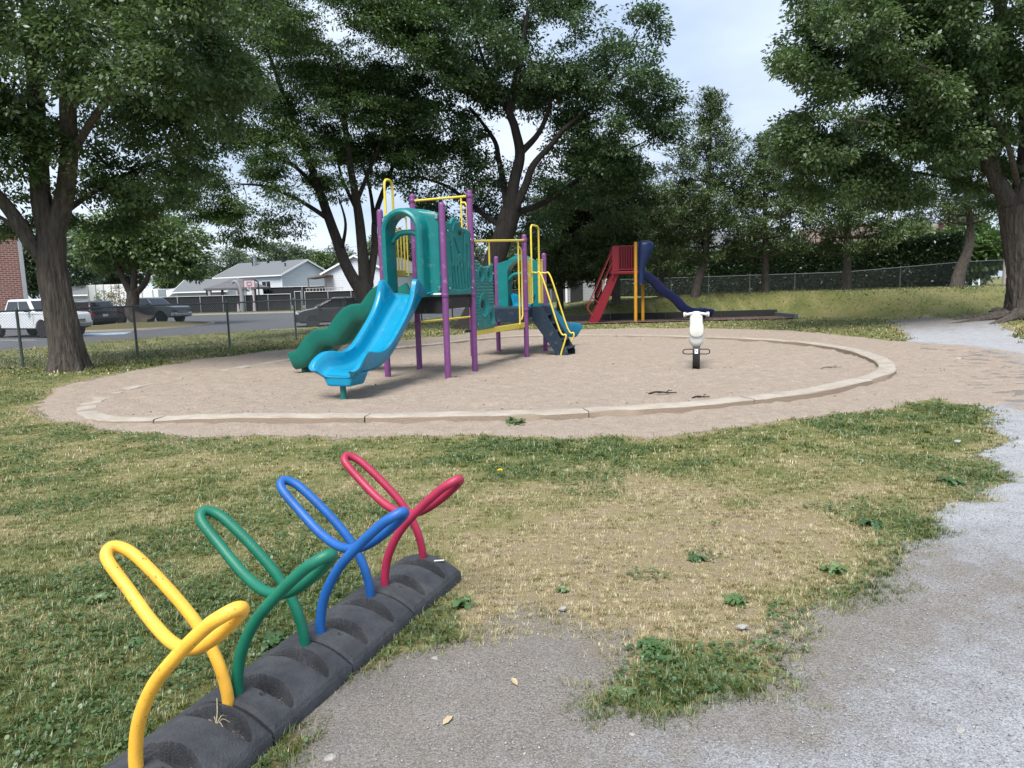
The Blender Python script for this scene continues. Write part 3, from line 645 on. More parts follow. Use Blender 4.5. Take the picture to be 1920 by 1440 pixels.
# yellow walkway between the towers
bm = bmesh.new(); box(bm, (2.75, .22, DW-.03), (2.4, .34, .04)); bmobj('walkway', bm, M_navy, PS, bevel=.006)
bm = bmesh.new(); box(bm, (2.58, .03, DW-.045), (2.74, .04, .11)); bmobj('walkway_edge', bm, M_yellow, PS, bevel=.008)
def bars(name, lst, m=M_yellow, r=.019, parent=None):
    bm = bmesh.new()
    for p in lst: tube(bm, smooth_path(p, 5) if len(p) > 2 else [Vector(q) for q in p], r, 10)
    return bmobj(name, bm, m, parent or PS, smooth=60)
def uloop(x0, x1, y0, y1, zb, zt, c=.09):
    # straight legs with rounded top corners
    d = Vector((x1-x0, y1-y0, 0)).normalized(); a = Vector((x0, y0, 0)); b = Vector((x1, y1, 0))
    P = [a+Vector((0, 0, zb)), a+Vector((0, 0, zt-c))]
    for t in (30, 60, 90): P.append(a+d*c*(1-math.cos(R(t)))+Vector((0, 0, zt-c+c*math.sin(R(t)))))
    for t in (90, 60, 30, 0): P.append(b-d*c*(1-math.cos(R(t)))+Vector((0, 0, zt-c+c*math.sin(R(t)))))
    P.append(b+Vector((0, 0, zb))); return P
def rawbars(name, lst, m=M_yellow, r=.019):
    bm = bmesh.new()
    for p in lst: tube(bm, [Vector(q) for q in p], r, 10)
    return bmobj(name, bm, m, PS, smooth=60)
rawbars('entry_handle', [uloop(.20, .47, w1, w1, D1+.05, 3.62, .10)], r=.023)
rawbars('overhead_rail', [[(1.15, 0, 3.33), (1.2, w1, 3.33)]], r=.024)
rawbars('overhead_rail', [[(1.15, .0, 2.50), (4.0, .0, 2.66)]], r=.024)
rawbars('grab_rail', [[(1.16, .18, 3.33), (1.16, .18, 1.55)]])
rawbars('grab_rail', [[(1.16, .18, 3.22), (1.16, .10, 3.22), (1.16, .06, 3.15), (1.16, .06, 1.65), (1.16, .10, 1.6), (1.16, .18, 1.6)]])
# barred gate at the back of the high deck
bz0, bz1 = 1.66, 2.55
_z0, _z1 = 1.88, 2.72
rawbars('bar_panel', [[(.14, 1.2, _z0), (.14, 1.2, 2.98)], [(.84, 1.2, _z0), (.84, 1.2, 2.98)], [(.14, 1.2, _z0), (.84, 1.2, _z0)], [(.14, 1.2, _z1), (.84, 1.2, _z1)], [(.14, 1.2, 2.98), (.84, 1.2, 2.98)]]+[[(.14+.117*k, 1.2, _z0), (.14+.117*k, 1.2, _z1)] for k in range(1, 6)], r=.015)
bm = bmesh.new(); box(bm, (.50, 1.2, 1.93), (.40, .04, .12)); bmobj('gate_plate', bm, M_yellow, PS, bevel=.01)
rawbars('low_rail', [[(1.2, w1, .97), (4.0, w2+.05, .95)]], r=.022)
# hanging rails by the walkway
rawbars('grab_rail', [[(2.0, .0, 2.55), (2.0, .0, 1.98)]])
rawbars('grab_rail', [[(3.62, .0, 2.64), (3.62, .0, DW-.02)]])
rawbars('grab_rail', [[(3.62, 0, 2.50), (3.72, 0, 2.49), (3.80, 0, 2.42), (3.80, 0, DW+.18), (3.74, 0, DW+.10), (3.62, 0, DW+.08)]])
# gate beside the stairs
for xa, xb in ((4.14, 4.42), (4.90, 5.20)):
    k = 3 if xa < 4.5 else 3
    rawbars('bar_panel', [[(xa+.0, 0, D2+.08), (xa, 0, D2+1.12)], [(xb, 0, D2+.08), (xb, 0, D2+1.12)], [(xa, 0, D2+.08), (xb, 0, D2+.08)], [(xa-.08, 0, D2+1.12), (xb+.05, 0, D2+1.12)]]+[[(xa+(xb-xa)*q/(k+1), 0, D2+.08), (xa+(xb-xa)*q/(k+1), 0, D2+1.12)] for q in range(1, k+1)], r=.0095)
rawbars('entry_handle', [uloop(4.40, 4.92, -.02, -.02, D2+.1, 3.03, .10)], r=.022)

# heightfield plates (moulded panels)
def mould(name, x0, x1, zb, top, y, thick, fn, nx=90, nz=140, m=M_teal, axis='x', holes=None, flip=1):
    xs_ = np.linspace(x0, x1, nx); t = np.linspace(0, 1, nz); X, Tt = np.meshgrid(xs_, t, indexing='ij'); tp = np.vectorize(top)(xs_)
    Zb = np.vectorize(zb)(xs_) if callable(zb) else np.full(nx, zb)
    Z = Zb[:, None]+Tt*(tp-Zb)[:, None]
    e = np.minimum(np.minimum(X-x0, x1-X), np.minimum(Z-Zb[:, None], tp[:, None]-Z))
    d = thick/2*(.35+.65*np.sqrt(ss(0, .03, e)))
    rel = fn(X, Z)
    idx = np.arange(nx*nz).reshape(nx, nz)
    F_ = np.stack([idx[:-1, :-1], idx[1:, :-1], idx[1:, 1:], idx[:-1, 1:]], -1).reshape(-1, 4)
    front = np.stack([X, y-(d+rel), Z], -1).reshape(-1, 3); backv = np.stack([X, y+d*.9+rel*.0, Z], -1).reshape(-1, 3)
    n0 = nx*nz
    if holes is not None:
        h = holes(X, Z).ravel(); keep_ = ~h[F_].any(1); F_ = F_[keep_]
    # boundary edges -> side walls
    E = np.concatenate([F_[:, [0, 1]], F_[:, [1, 2]], F_[:, [2, 3]], F_[:, [3, 0]]]); key = E.min(1)*n0+E.max(1)
    u_, ix, ct = np.unique(key, return_index=True, return_counts=True); B = E[ix[ct == 1]]
    Sd = np.stack([B[:, 1], B[:, 0], B[:, 0]+n0, B[:, 1]+n0], -1)
    V = np.concatenate([front, backv])
    if axis == 'y': V = V[:, [1, 0, 2]]
    o = npmesh(name, V, [F_, F_[:, ::-1]+n0, Sd], m, PS, smooth=True)
    o.data.set_sharp_from_angle(angle=R(55)); return o
def caps(X, Z, a, b, r):      # capsule distance
    ex, ez = b[0]-a[0], b[1]-a[1]; t = np.clip(((X-a[0])*ex+(Z-a[1])*ez)/(ex*ex+ez*ez), 0, 1)
    return np.sqrt((X-a[0]-ex*t)**2+(Z-a[1]-ez*t)**2)-r
def sidefn(X, Z):
    r_ = 0*X
    for a, b, rr in (((.23, 2.43), (.29, 1.61), .020), ((.34, 2.0), (.41, 1.61), .020), ((.48, 2.0), (.535, 1.60), .020), ((.60, 2.08), (.655, 1.60), .020), ((.80, 2.62), (.72, 2.10), .020), ((.72, 2.10), (.78, 1.61), .020), ((.91, 2.4), (.90, 1.62), .020), ((1.0, 1.97), (1.01, 1.66), .016), ((.38, 2.5), (.57, 2.24), .016)):
        r_ = r_-.060*(1-ss(-.010, .008, caps(X, Z, a, b, rr+.004)))
    q = np.sqrt((X-.50)**2+(Z-2.62)**2); r_ = r_+.014*np.exp(-((q-.17)/.02)**2)*(Z > 2.62)
    return r_
mould('side_panel', .075, 1.07, 1.50, lambda x: 2.80-.10*x+.13*math.exp(-((x-.48)/.17)**4), .0, .07, sidefn, 110, 150)
bm = bmesh.new(); bmesh.ops.create_uvsphere(bm, u_segments=16, v_segments=10, radius=.055); 
o = bmobj('peep_dome', bm, M_black, PS, smooth=True); o.location = (.60, -.045, 2.63); o.scale = (1, .5, 1)
# climbing panel with port holes
HO = [(1.50, 1.88, .115, .0), (1.90, 1.88, .115, .0), (1.60, 1.28, .19, .0), (1.97, 1.05, .135, .0)]
def climbfn(X, Z):
    r_ = .010*np.sin(Z*2*math.pi/.062)*(Z > 1.0)
    for cx, cz, rr, _ in HO:
        q = np.sqrt((X-cx)**2+((Z-cz)*.92)**2); r_ = np.where(q < rr+.07, 0, r_)
        r_ = r_+.020*np.exp(-((q-rr-.02)/.014)**2)-.022*(1-ss(rr*.75, rr, q))
    return r_
mould('climbing_panel', 1.24, 2.12, DW+.0, lambda x: 2.04+.14*((x-1.75)/.5)**2, .0, .06, climbfn, 120, 170, M_teal, holes=lambda X, Z: np.minimum(np.minimum(np.sqrt((X-1.50)**2+(Z-1.88)**2)-.055, np.sqrt((X-1.90)**2+(Z-1.88)**2)-.055), np.minimum(np.sqrt((X-1.97)**2+(Z-1.05)**2)-.07, np.sqrt((X-1.60)**2+(Z-1.28)**2)-.10)) < 0)

# hood: moulded frame with an arched tunnel opening; opening along y, faces sx*x
def hood(x, y0, y1, zb, arch_r, arch_z, shoulder, depth, sx, m=M_teal, bar=True, yc=None):
    yc = yc or (y0+y1)/2; N = 28
    def arch(r_, dz=0):
        P = [(yc-r_, zb+.0)]+[(yc-r_, zb+(arch_z-zb)*k/8) for k in range(1, 8)]
        P += [(yc-r_*math.cos(math.pi*k/N), arch_z+r_*math.sin(math.pi*k/N)*(1.0+dz)) for k in range(N+1)]
        P += [(yc+r_, zb+(arch_z-zb)*k/8) for k in range(7, 0, -1)]+[(yc+r_, zb)]
        return P
    root_bm = bmesh.new()
    inn = arch(arch_r); n = len(inn)
    # outer outline of the plate
    outl = []
    for (yy, zz) in inn:
        a = math.atan2(zz-(zb+arch_z)/2, yy-yc); 
        outl.append((yy, zz))
    def plate_pt(i):
        t = i/(n-1)
        # walk: left bottom -> left top -> right top -> right bottom
        H_ = shoulder-zb; Wd = y1-y0; tot = 2*H_+Wd; s = t*tot
        if s < H_: return (y0, zb+s)
        if s < H_+Wd:
            q = (s-H_)/Wd; return (y0+Wd*q, shoulder+.10*math.sin(math.pi*q))
        return (y1, shoulder-(s-H_-Wd))
    # sections: plate back/front then tunnel
    rings = []
    def ring(r_, xoff, dz=0): return [(x+sx*xoff, p[0], p[1]) for p in arch(r_, dz)]
    rings.append([(x-sx*.03, *plate_pt(i)) for i in range(n)])
    rings.append([(x+sx*.0, *plate_pt(i)) for i in range(n)])
    rings.append([(x+sx*.03, yc+(plate_pt(i)[0]-yc)*.96, zb+(plate_pt(i)[1]-zb)*.98) for i in range(n)])
    rings.append(ring(arch_r+.14, .05)); rings.append(ring(arch_r+.125, .09)); rings.append(ring(arch_r+.12, depth*.75)); rings.append(ring(arch_r+.115, depth-.04)); rings.append(ring(arch_r+.09, depth)); rings.append(ring(arch_r+.05, depth+.012)); rings.append(ring(arch_r+.01, depth-.01))
    rings.append(ring(arch_r, depth-.05)); rings.append(ring(arch_r, 0)); rings.append(ring(arch_r, -.03))
    rings.append(rings[0])
    loft(root_bm, rings, closed_ring=False, cap=False)
    o = bmobj('slide_hood', root_bm, m, PS, smooth=45)
    if bar:
        bm = bmesh.new(); P = [(x+sx*.06, yc-arch_r-.02, arch_z-.16), (x+sx*.06, yc-arch_r*.6, arch_z-.03), (x+sx*.06, yc, arch_z-.0), (x+sx*.06, yc+arch_r*.6, arch_z-.03), (x+sx*.06, yc+arch_r+.02, arch_z-.16)]
        tube(bm, smooth_path(P, 6), .05, 10); bmobj('sit_bar', bm, m, PS, smooth=True)
    return o
hood(.0, .06, w1-.06, D1-.02, .29, 2.62, 2.93, .30, -1, yc=.68)
hood(5.40, .06, w2-.06, D2, .33, 1.95, 2.22, .30, 1)
for yy, zz in ((.09, 2.86), (w1-.09, 2.86), (.09, 1.62), (w1-.09, 1.7)): hb = bmesh.new(); box(hb, (-.035, yy, zz), (.03, .05, .07)); bmobj('bracket', hb, M_bolt, PS, bevel=.005)

# slides
def slide(name, path, dirv, org, m, halfw=.27, wall=.24, wallf=None, flare=None, rim=.055, th=.05, parent=None, side=0, sidef=None, nsm=6):
    P = smooth_path([(d, z, 0) for d, z in path], nsm); rings = []; d0 = Vector(dirv).normalized(); s0 = Vector((-d0.y, d0.x, 0)); N = len(P)
    for i, p in enumerate(P):
        t = i/(N-1); a = P[max(i-1, 0)]; b = P[min(i+1, N-1)]; tx, tz = b.x-a.x, b.y-a.y; L_ = math.hypot(tx, tz); nx_, nz_ = -tz/L_, tx/L_
        if nz_ < 0: nx_, nz_ = -nx_, -nz_
        wl = wall*(wallf(t) if wallf else 1); fl = (flare(t) if flare else 0)
        hw = halfw+fl; sd_ = side*p.x+(sidef(p.x) if sidef else 0)
        half = [(0, 0), (hw*.55, .0), (hw*.82, .012), (hw*.95, .05*min(1, wl/.1)), (hw+.01, wl*.55), (hw+.02+fl*.3, wl*.93), (hw+.045+fl*.3, wl), (hw+.045+rim+fl*.3, wl*.97), (hw+.05+rim+fl*.3, wl*.80), (hw+.045+fl*.2, wl*.35), (hw+.02, -.0), (hw*.9, -th), (0, -th-.0)]
        full = [(-a_, b_) for a_, b_ in half[::-1]]+half[1:-1]
        ring = []
        for y_, h_ in full:
            base = Vector(org)+d0*p.x+Vector((0, 0, p.y)); ring.append(base+s0*(y_+sd_)+d0*(nx_*h_)+Vector((0, 0, nz_*h_)))
        rings.append(ring)
    bm = bmesh.new(); loft(bm, rings); return bmobj(name, bm, m, parent or PS, smooth=50)
bp = [(-.03, 1.53), (.10, 1.53), (.24, 1.48), (.46, 1.30), (.82, 1.00), (1.16, .73), (1.44, .55), (1.72, .46), (2.02, .43), (2.26, .435), (2.40, .41), (2.47, .34)]
bl = slide('slide', bp, (-1, -.0, 0), (0, .60, 0), M_blue, .255, .25, wallf=lambda t: (.12+.88*float(ss(.165, .205, t)))*(1.0+.85*math.exp(-((t-.205)/.085)**2))-.28*float(ss(.80, .97, t))-.08*math.exp(-((t-.62)/.1)**2)+.12*math.exp(-((t-.78)/.07)**2), flare=lambda t: .06*float(ss(.70, .92, t))+.02*math.exp(-((t-.05)/.08)**2)-.06*float(ss(.94, 1, t)), rim=.075, sidef=lambda d: .01*d)
tag(bl, 'bright blue open slide')
bm = bmesh.new()
lipr = []
for t, zz, wd, dx in ((0, .215, .30, 0), (.3, .12, .27, 0), (1, .06, .20, 0)): pass
prism(bm, [(-.30, .40), (.30, .40), (.20, .20), (-.20, .20)], 'x', -2.46, -2.06)
o = bmobj('slide_lip', bm, M_blue, bl, bevel=.03); o.location = (0, .59, 0)
bm = bmesh.new(); lathe(bm, [(.045, -.2), (.045, .26)], 14); o = bmobj('slide_leg', bm, M_teal2, bl, smooth=50); o.location = (-2.34, .59, 0)
gpth = []
for k in range(0, 33):
    d = k/32*2.32; z = 1.5-1.36*(d/2.32)**.97+.075*math.sin(2*math.pi*d/.80+.9)*float(ss(0, .35, d))*float(ss(2.5, 2.1, d))
    gpth.append((d-.02, max(.10, z)))
gs = slide('slide', gpth, (0, 1, 0), (.60, w1, 0), M_green, .40, .30, rim=.022, th=.06, nsm=2, wallf=lambda t: 1.0); tag(gs, 'green double slide with wavy sides')
bm = bmesh.new(); box(bm, (.6, w1+2.2, .03), (.5, .08, .14)); bmobj('slide_leg', bm, M_teal2, gs, bevel=.01)
p2 = [(-.03, D2+.02), (.12, D2+.0), (.3, D2-.1), (.7, .82), (1.1, .55), (1.36, .40), (1.6, .34), (1.82, .33), (1.95, .28)]
s2 = slide('slide', p2, (1, -.30, 0), (5.42, .62, 0), M_blue, .26, .30, flare=lambda t: .07*float(ss(.75, .95, t)), rim=.05); tag(s2, 'short bright blue slide at the far end')
# stairs: run out from the y=0 side at x 4.45..4.9
st = empty('stairs', (0, 0, 0)); st.parent = PS
RUN, SX0, SX1 = .74, 4.36, 4.94; nst = 5
for xx in (SX0, SX1):
    bm = bmesh.new(); prism(bm, [(-.02, D2+.02), (-.26, D2+.02), (-RUN-.14, .12), (-RUN-.14, 0), (-RUN+.10, 0), (-.02, D2-.30)], 'x', xx-.012, xx+.012); bmobj('stringer', bm, M_navy, st, bevel=.004)
for k in range(nst):
    z = D2-(k+1)*D2/(nst+1); y = -.14-(k+.5)*(RUN-.02)/nst
    bm = bmesh.new(); box(bm, ((SX0+SX1)/2, y, z), (SX1-SX0-.03, .2, .035)); box(bm, ((SX0+SX1)/2, y+.09, z-.07), (SX1-SX0-.03, .015, .13)); bmobj('tread', bm, M_navy, st, bevel=.004)
for xx in (SX0-.02, SX1+.02):
    bm = bmesh.new(); tube(bm, smooth_path([(xx, -.02, D2+.80), (xx, -.15, D2+.79), (xx, -.30, D2+.68), (xx, -RUN+.05, .62), (xx, -RUN-.10, .50), (xx, -RUN-.08, .36), (xx, -RUN+.02, .05 if xx < 4.6 else .2), (xx, -RUN+.02, -.15 if xx < 4.6 else .12)], 5), .02, 10); bmobj('handrail', bm, M_yellow, st, smooth=60)
for x, y, z in ((.10, -.05, 2.62), (.10, -.05, 1.62), (1.04, -.05, 2.52), (1.04, -.05, 1.62), (1.27, -.04, .92), (1.27, -.04, 1.95), (2.09, -.04, .92), (2.09, -.04, 1.9)):
    bm = bmesh.new(); lathe(bm, [(.016, 0), (.016, .006), (.009, .014)], 10, Matrix.Translation((x, y, z)) @ Matrix.Rotation(R(90), 4, 'X')); bmobj('bolt', bm, M_bolt, PS, smooth=40)
# clamps where rails meet posts
for x, y, z in ((1.15, 0, 3.33), (1.2, w1, 3.33), (1.15, 0, 2.5), (4.0, 0, 2.66), (1.2, w1, .97), (4.0, w2+.05, .95), (0, 0, 1.5), (0, w1, 1.5), (1.15, 0, 1.5), (4., 0, 1.1), (5.33, 0, 1.1)):
    cb = bmesh.new(); lathe(cb, [(.062, z-.035), (.066, z-.03), (.066, z+.03), (.062, z+.035)], 16, Matrix.Translation((x, y, 0)))
    bmobj('clamp', cb, M_purple, PS, smooth=50)
# ------------------------------------------------------------------ spring rider
M_hw = mat('white_moulded_plastic', (.62, .63, .60), .4, .06, 6, .03, 40)
hp = G(1305, 688)
SRr = empty('spring_rider', (hp[0], hp[1], 0), R(-14), 'white moulded spring rider on a black leaf spring in the sand', 'playground ride')
def blob(name, secs, m, parent, seg=18, sq=.75):
    """secs: (y, zc, rx, rz)"""
    bm = bmesh.new(); rings = []
    for y, zc, rx, rz in secs:
        ring = []
        for k in range(seg):
            a = 2*math.pi*k/seg; c, s = math.cos(a), math.sin(a)
            ring.append((rx*math.copysign(abs(c)**sq, c), y, zc+rz*math.copysign(abs(s)**sq, s)))
        rings.append(ring)
    loft(bm, rings); return bmobj(name, bm, m, parent, smooth=55)
blob('body', [(-.34, .66, .06, .10), (-.33, .64, .10, .17), (-.28, .61, .13, .20), (-.15, .57, .135, .17), (0, .55, .12, .13), (.18, .56, .125, .14), (.3, .62, .12, .20), (.36, .66, .08, .18), (.38, .66, .03, .1)], M_hw, SRr)
blob('neck', [(.10, .74, .07, .10), (.14, .80, .11, .17), (.22, .88, .125, .17), (.32, .92, .12, .14), (.42, .90, .10, .11), (.50, .87, .07, .08), (.52, .86, .03, .03)], M_hw, SRr)
blob('seat_back', [(-.40, .78, .06, .10), (-.38, .76, .125, .15), (-.33, .74, .13, .14), (-.29, .72, .10, .10)], M_hw, SRr)
bm = bmesh.new(); tube(bm, [(-.20, .2, 1.0), (-.08, .2, 1.02), (.08, .2, 1.02), (.20, .2, 1.0)], .026, 12)
for s in (-1, 1):
    tube(bm, [(s*.19, .2, 1.0), (s*.20, .2, 1.0)], .05, 14)
    lathe(bm, [(.03, -.02), (.048, -.012), (.048, .012), (.03, .02)], 14, Matrix.Translation((s*.225, .2, 1.0)) @ Matrix.Rotation(R(90), 4, 'Y'))
bmobj('handlebar', bm, M_hw, SRr, smooth=50)
bm = bmesh.new()     # C-shaped leaf spring
pts = [(0, -.30, .36), (0, -.33, .26), (0, -.30, .12), (0, -.22, .02), (0, -.1, -.03)]
rings = []
P = smooth_path([(0, .22, .44), (0, 0, .45), (0, -.2, .44), (0, -.29, .38), (0, -.31, .26), (0, -.29, .12), (0, -.2, .02), (0, 0, -.04)], 5)
for i, p in enumerate(P):
    a = P[max(i-1, 0)]; b = P[min(i+1, len(P)-1)]; t = (b-a).normalized(); nn = Vector((0, -t.z, t.y)); w_ = .068; h_ = .014
    rings.append([p+Vector((-w_, 0, 0))+nn*h_, p+Vector((w_, 0, 0))+nn*h_, p+Vector((w_, 0, 0))-nn*h_, p-Vector((w_, 0, 0))-nn*h_])
loft(bm, rings); bmobj('leaf_spring', bm, M_black, SRr, bevel=.006)
bm = bmesh.new(); box(bm, (0, -.322, .33), (.06, .006, .085), rx=R(-14)); bmobj('label_plate', bm, M_white, SRr)
bm = bmesh.new()
for (xx, zz, sx_, sz) in ((-.008, .345, .022, .016), (.010, .322, .016, .02), (-.006, .305, .03, .008)): box(bm, (xx, -.3275, zz), (sx_, .004, sz), rx=R(-14))
bmobj('label_print', bm, M_black, SRr)
for s in (-1, 1):
    bm = bmesh.new(); tube(bm, smooth_path([(s*.06, -.2, .36), (s*.19, -.2, .36), (s*.235, -.2, .345), (s*.245, -.2, .315), (s*.235, -.2, .285), (s*.19, -.2, .27), (s*.06, -.2, .27)], 5), .010, 8); bmobj('foot_peg', bm, M_black, SRr, smooth=True)

# ------------------------------------------------------------------ far slide
M_red = mat('red_paint', lin((130, 14, 34)), .45, .12, 8, .04, 60); M_navyp = mat('navy_plastic', lin((16, 28, 78)), .35, .1, 4, .03, 30); M_ochre = mat('ochre_paint', lin((196, 140, 22)), .5, .12, 8, .04, 60); M_navyl = mat('navy_hood_plastic', lin((24, 46, 92)), .35, .1, 4, .03, 30)
FS = empty('slide_tower', (5.33, 30.3, 0), R(-3), 'red stair tower with navy wavy slide and ochre posts in the far mulch bed', 'slide')
def fb(name, m, fn, bevel=0, smooth=False, parent=None):
    bm = bmesh.new(); fn(bm); return bmobj(name, bm, m, parent or FS, smooth=smooth, bevel=bevel)
for dx, dy in ((0, -.1), (.42, .80)): fb('post', M_ochre, lambda bm: lathe(bm, [(.07, -.3), (.07, 3.35 if dx == 0 else 1.75), (.05, 3.38 if dx == 0 else 1.78)], 16), smooth=50).location = (dx, dy, 0)
for dx, dy in ((-.95, -.05), (-.95, .95)): fb('post', M_red, lambda bm: lathe(bm, [(.05, -.3+2.2), (.05, 3.1)], 12), smooth=50).location = (dx, dy, 0)
fb('platform', M_red, lambda bm: box(bm, (-.45, .45, 2.12), (1.15, 1.1, .12)), .02)
for _y in (-.08, .95):
  def barrier(bm, y=_y):
      for k in range(9): box(bm, (-.90+k*.105, y, 2.72), (.028, .03, .98))
      box(bm, (-.45, y, 3.22), (1.0, .04, .04)); box(bm, (-.45, y, 2.25), (1.0, .04, .04))
  fb('barrier', M_red, barrier, .004)
fb('solid_panel', M_red, lambda bm: box(bm, (-.84, -.10, 2.70), (.26, .02, 1.05)), .004)
fb('solid_panel', M_red, lambda bm: box(bm, (-.45, 1.0, 2.70), (1.0, .02, 1.0)), .004)
sr = empty('stairs'); sr.parent = FS
for y in (.08, .78):
    fb('stringer', M_red, lambda bm: prism(bm, [(-.92, 2.18), (-.62, 2.18), (-1.45, .25), (-1.62, -.02), (-1.98, -.02), (-1.82, .35)], 'y', y-.03, y+.03), .008, parent=sr)
for k in range(8):
    fb('tread', M_red, lambda bm: box(bm, (-.95-.105*k, .43, 1.92-.24*k), (.2, .66, .04)), .006, parent=sr)
for y in (.02, .84):
    fb('handrail', mat('pale_red_rail', lin((150, 70, 60)), .5) if y < .1 else M_red, lambda bm: (tube(bm, smooth_path([(-.95, y, 2.95), (-1.05, y, 2.85), (-1.75, y, 1.25), (-1.98, y, .78), (-2.0, y, .62), (-1.86, y, .42), (-1.76, y, .3)], 5), .018, 8), tube(bm, [(-.95, y, 2.6), (-1.6, y, 1.1)], .014, 8), tube(bm, [(-1.82, y, 1.1), (-1.5, y, .85)], .014, 8)), smooth=True, parent=sr)
# hood: bulging shell, narrower towards the slide
def hoodfn(bm):
    rings = []
    for z, x0, x1, hw in ((1.62, .06, .42, .34), (2.0, .08, .42, .36), (2.3, .08, .45, .38), (2.6, .08, .58, .42), (2.95, .08, .74, .46), (3.2, .08, .84, .48), (3.34, .09, .82, .46), (3.42, .14, .66, .38), (3.45, .25, .5, .2)):
        ring = []
        for k in range(20):
            a = 2*math.pi*k/20; c, s = math.cos(a), math.sin(a); ring.append(((x0+x1)/2+(x1-x0)/2*math.copysign(abs(c)**.6, c), .42+hw*math.copysign(abs(s)**.6, s), z))
        rings.append(ring)
    loft(bm, rings)
fb('hood', M_navyl, hoodfn, smooth=60)
fp = [(.3, 1.95), (.55, 1.85), (.9, 1.52), (1.2, 1.20), (1.5, 1.02), (1.75, .80), (2.0, .52), (2.3, .34), (2.6, .28), (3.05, .27), (3.25, .22)]
fsl = slide('slide', fp, (1, 0, 0), (0, .42, 0), M_navyp, .26, .26, rim=.05, th=.07, parent=FS, flare=lambda t: .05*float(ss(.8, .95, t)))
fb('slide_leg', M_black, lambda bm: box(bm, (2.95, .42, .1), (.08, .3, .3)), .01)
# mulch bed with dark timber edging
M_mulch = mat('reddish_mulch', (.10, .062, .052), .95, .4, 30, .8, 60); M_edge = mat('black_recycled_edging', (.018, .018, .019), .8, .3, 12, .2, 60)
MB = gp([(1075, 603), (1090, 598.5), (1448, 597), (1452, 603), (1075, 606)])
bx0, bx1, by0, by1 = 2.0, 11.9, 29.7, 32.0
grid_sheet('mulch_bed', np.arange(bx0, bx1+.01, .1), np.arange(by0, by1, .1), lambda x, y: Tz(x, y)*0+.03+.03*fbm(x*5, y*5, 3, 77), M_mulch)
ed = empty('bed_edging', (bx0, by0, 0), 0, 'low black edging board round the far mulch bed', 'edging')
def eb(c, s, name='edging_board', m=M_edge):
    bm = bmesh.new(); box(bm, (c[0]-bx0, c[1]-by0, c[2]), s); return bmobj(name, bm, m, ed, bevel=.02)
for k in range(4): eb((bx0+1.25+k*2.5, by1, .14), (2.48, .09, .40))
for y in (by0+.6, by0+1.75): eb((bx0, y, .07), (.09, 1.1, .20))
o = eb((bx1+.05, by0+1.15, .11), (.16, 2.3, .22), m=mat('grey_ramp_plastic', (.10, .115, .125), .6)); 

# ------------------------------------------------------------------ chain link fences
def chainlink(pts, hgt, name, label, spacing=.06, wire=.0032, zoff=0, start=0, postr=.032, m_post=M_dgalv, netm=None, top=True, grp=None):
    root = empty(name, (pts[0][0], pts[0][1], T1(*pts[0])), 0, label, 'fence', grp); inv = Vector((-pts[0][0], -pts[0][1], -T1(*pts[0])))
    pz = [T1(*p) for p in pts]
    for p, z in zip(pts, pz):
        bm = bmesh.new(); lathe(bm, [(postr, -.2), (postr, hgt+.0), (postr*1.2, hgt+.01), (postr*1.1, hgt+.05), (postr*.3, hgt+.08)], 12); bmobj('fence_post', bm, m_post, root, smooth=50).location = Vector((p[0], p[1], z))+inv
    bm = bmesh.new(); tube(bm, [Vector((p[0], p[1], z+hgt))+inv for p, z in zip(pts, pz)], .024, 10); bmobj('top_rail', bm, m_post, root, smooth=60)
    V = []; Fq = []
    for i in range(len(pts)-1):
        a = Vector((pts[i][0], pts[i][1], pz[i])); b = Vector((pts[i+1][0], pts[i+1][1], pz[i+1])); L_ = (b-a).xy.length; d = (b-a)/L_; dn = Vector((d.x, d.y, 0)).normalized(); nn = Vector((-dn.y, dn.x, 0))
        H_ = hgt-.02; n = int((L_+H_)/spacing)
        for sgn in (1, -1):
            for k in range(n+1):
                s = k*spacing-H_ if sgn == 1 else k*spacing
                e = s+sgn*H_
                # clip to 0..L
                t0, t1 = 0., 1.
                for lo_hi in (0,):
                    ds = e-s
                    ta = (0-s)/ds; tb = (L_-s)/ds; t0 = max(0, min(ta, tb)); t1 = min(1, max(ta, tb))
                if t1 <= t0: continue
                p0 = a+d*(s+ds*t0)+Vector((0, 0, .02+H_*t0)); p1 = a+d*(s+ds*t1)+Vector((0, 0, .02+H_*t1)); w_ = wire; b0 = len(V)
                side = (dn*1-Vector((0, 0, sgn*1.0))).normalized()*w_
                dep = nn*w_
                for p in (p0, p1): V.extend([p+side+inv, p+dep+inv, p-side+inv, p-dep+inv])
                for q in range(4): Fq.append((b0+q, b0+(q+1) % 4, b0+4+(q+1) % 4, b0+4+q))
    npmesh('wire_netting', np.array([tuple(v) for v in V]), [np.array(Fq)], netm or M_wire, root)
    return root
chainlink(FENCE, 1.37, 'chain_link_fence', 'grey chain link fence along the left behind the sand and slides', .065, .0032)
F2 = []
a, b = np.array([11.3, 50.]), np.array([23.4, 37.])
for k in range(-5, 8): F2.append(tuple(a+(b-a)*k/6*1.0))
_tz = T1
chainlink(F2, 1.25, 'chain_link_fence', 'grey chain link fence in front of the tall hedge on the mound', .10, .0022, netm=M_dgalv)
chainlink([(-.4, 41.4), (1.4, 45.0), (3.2, 48.5), (4.6, 51.5), (3.2, 55.)], 1.35, 'chain_link_fence', 'short chain link fence stretch near the grey shed', .12, .005)
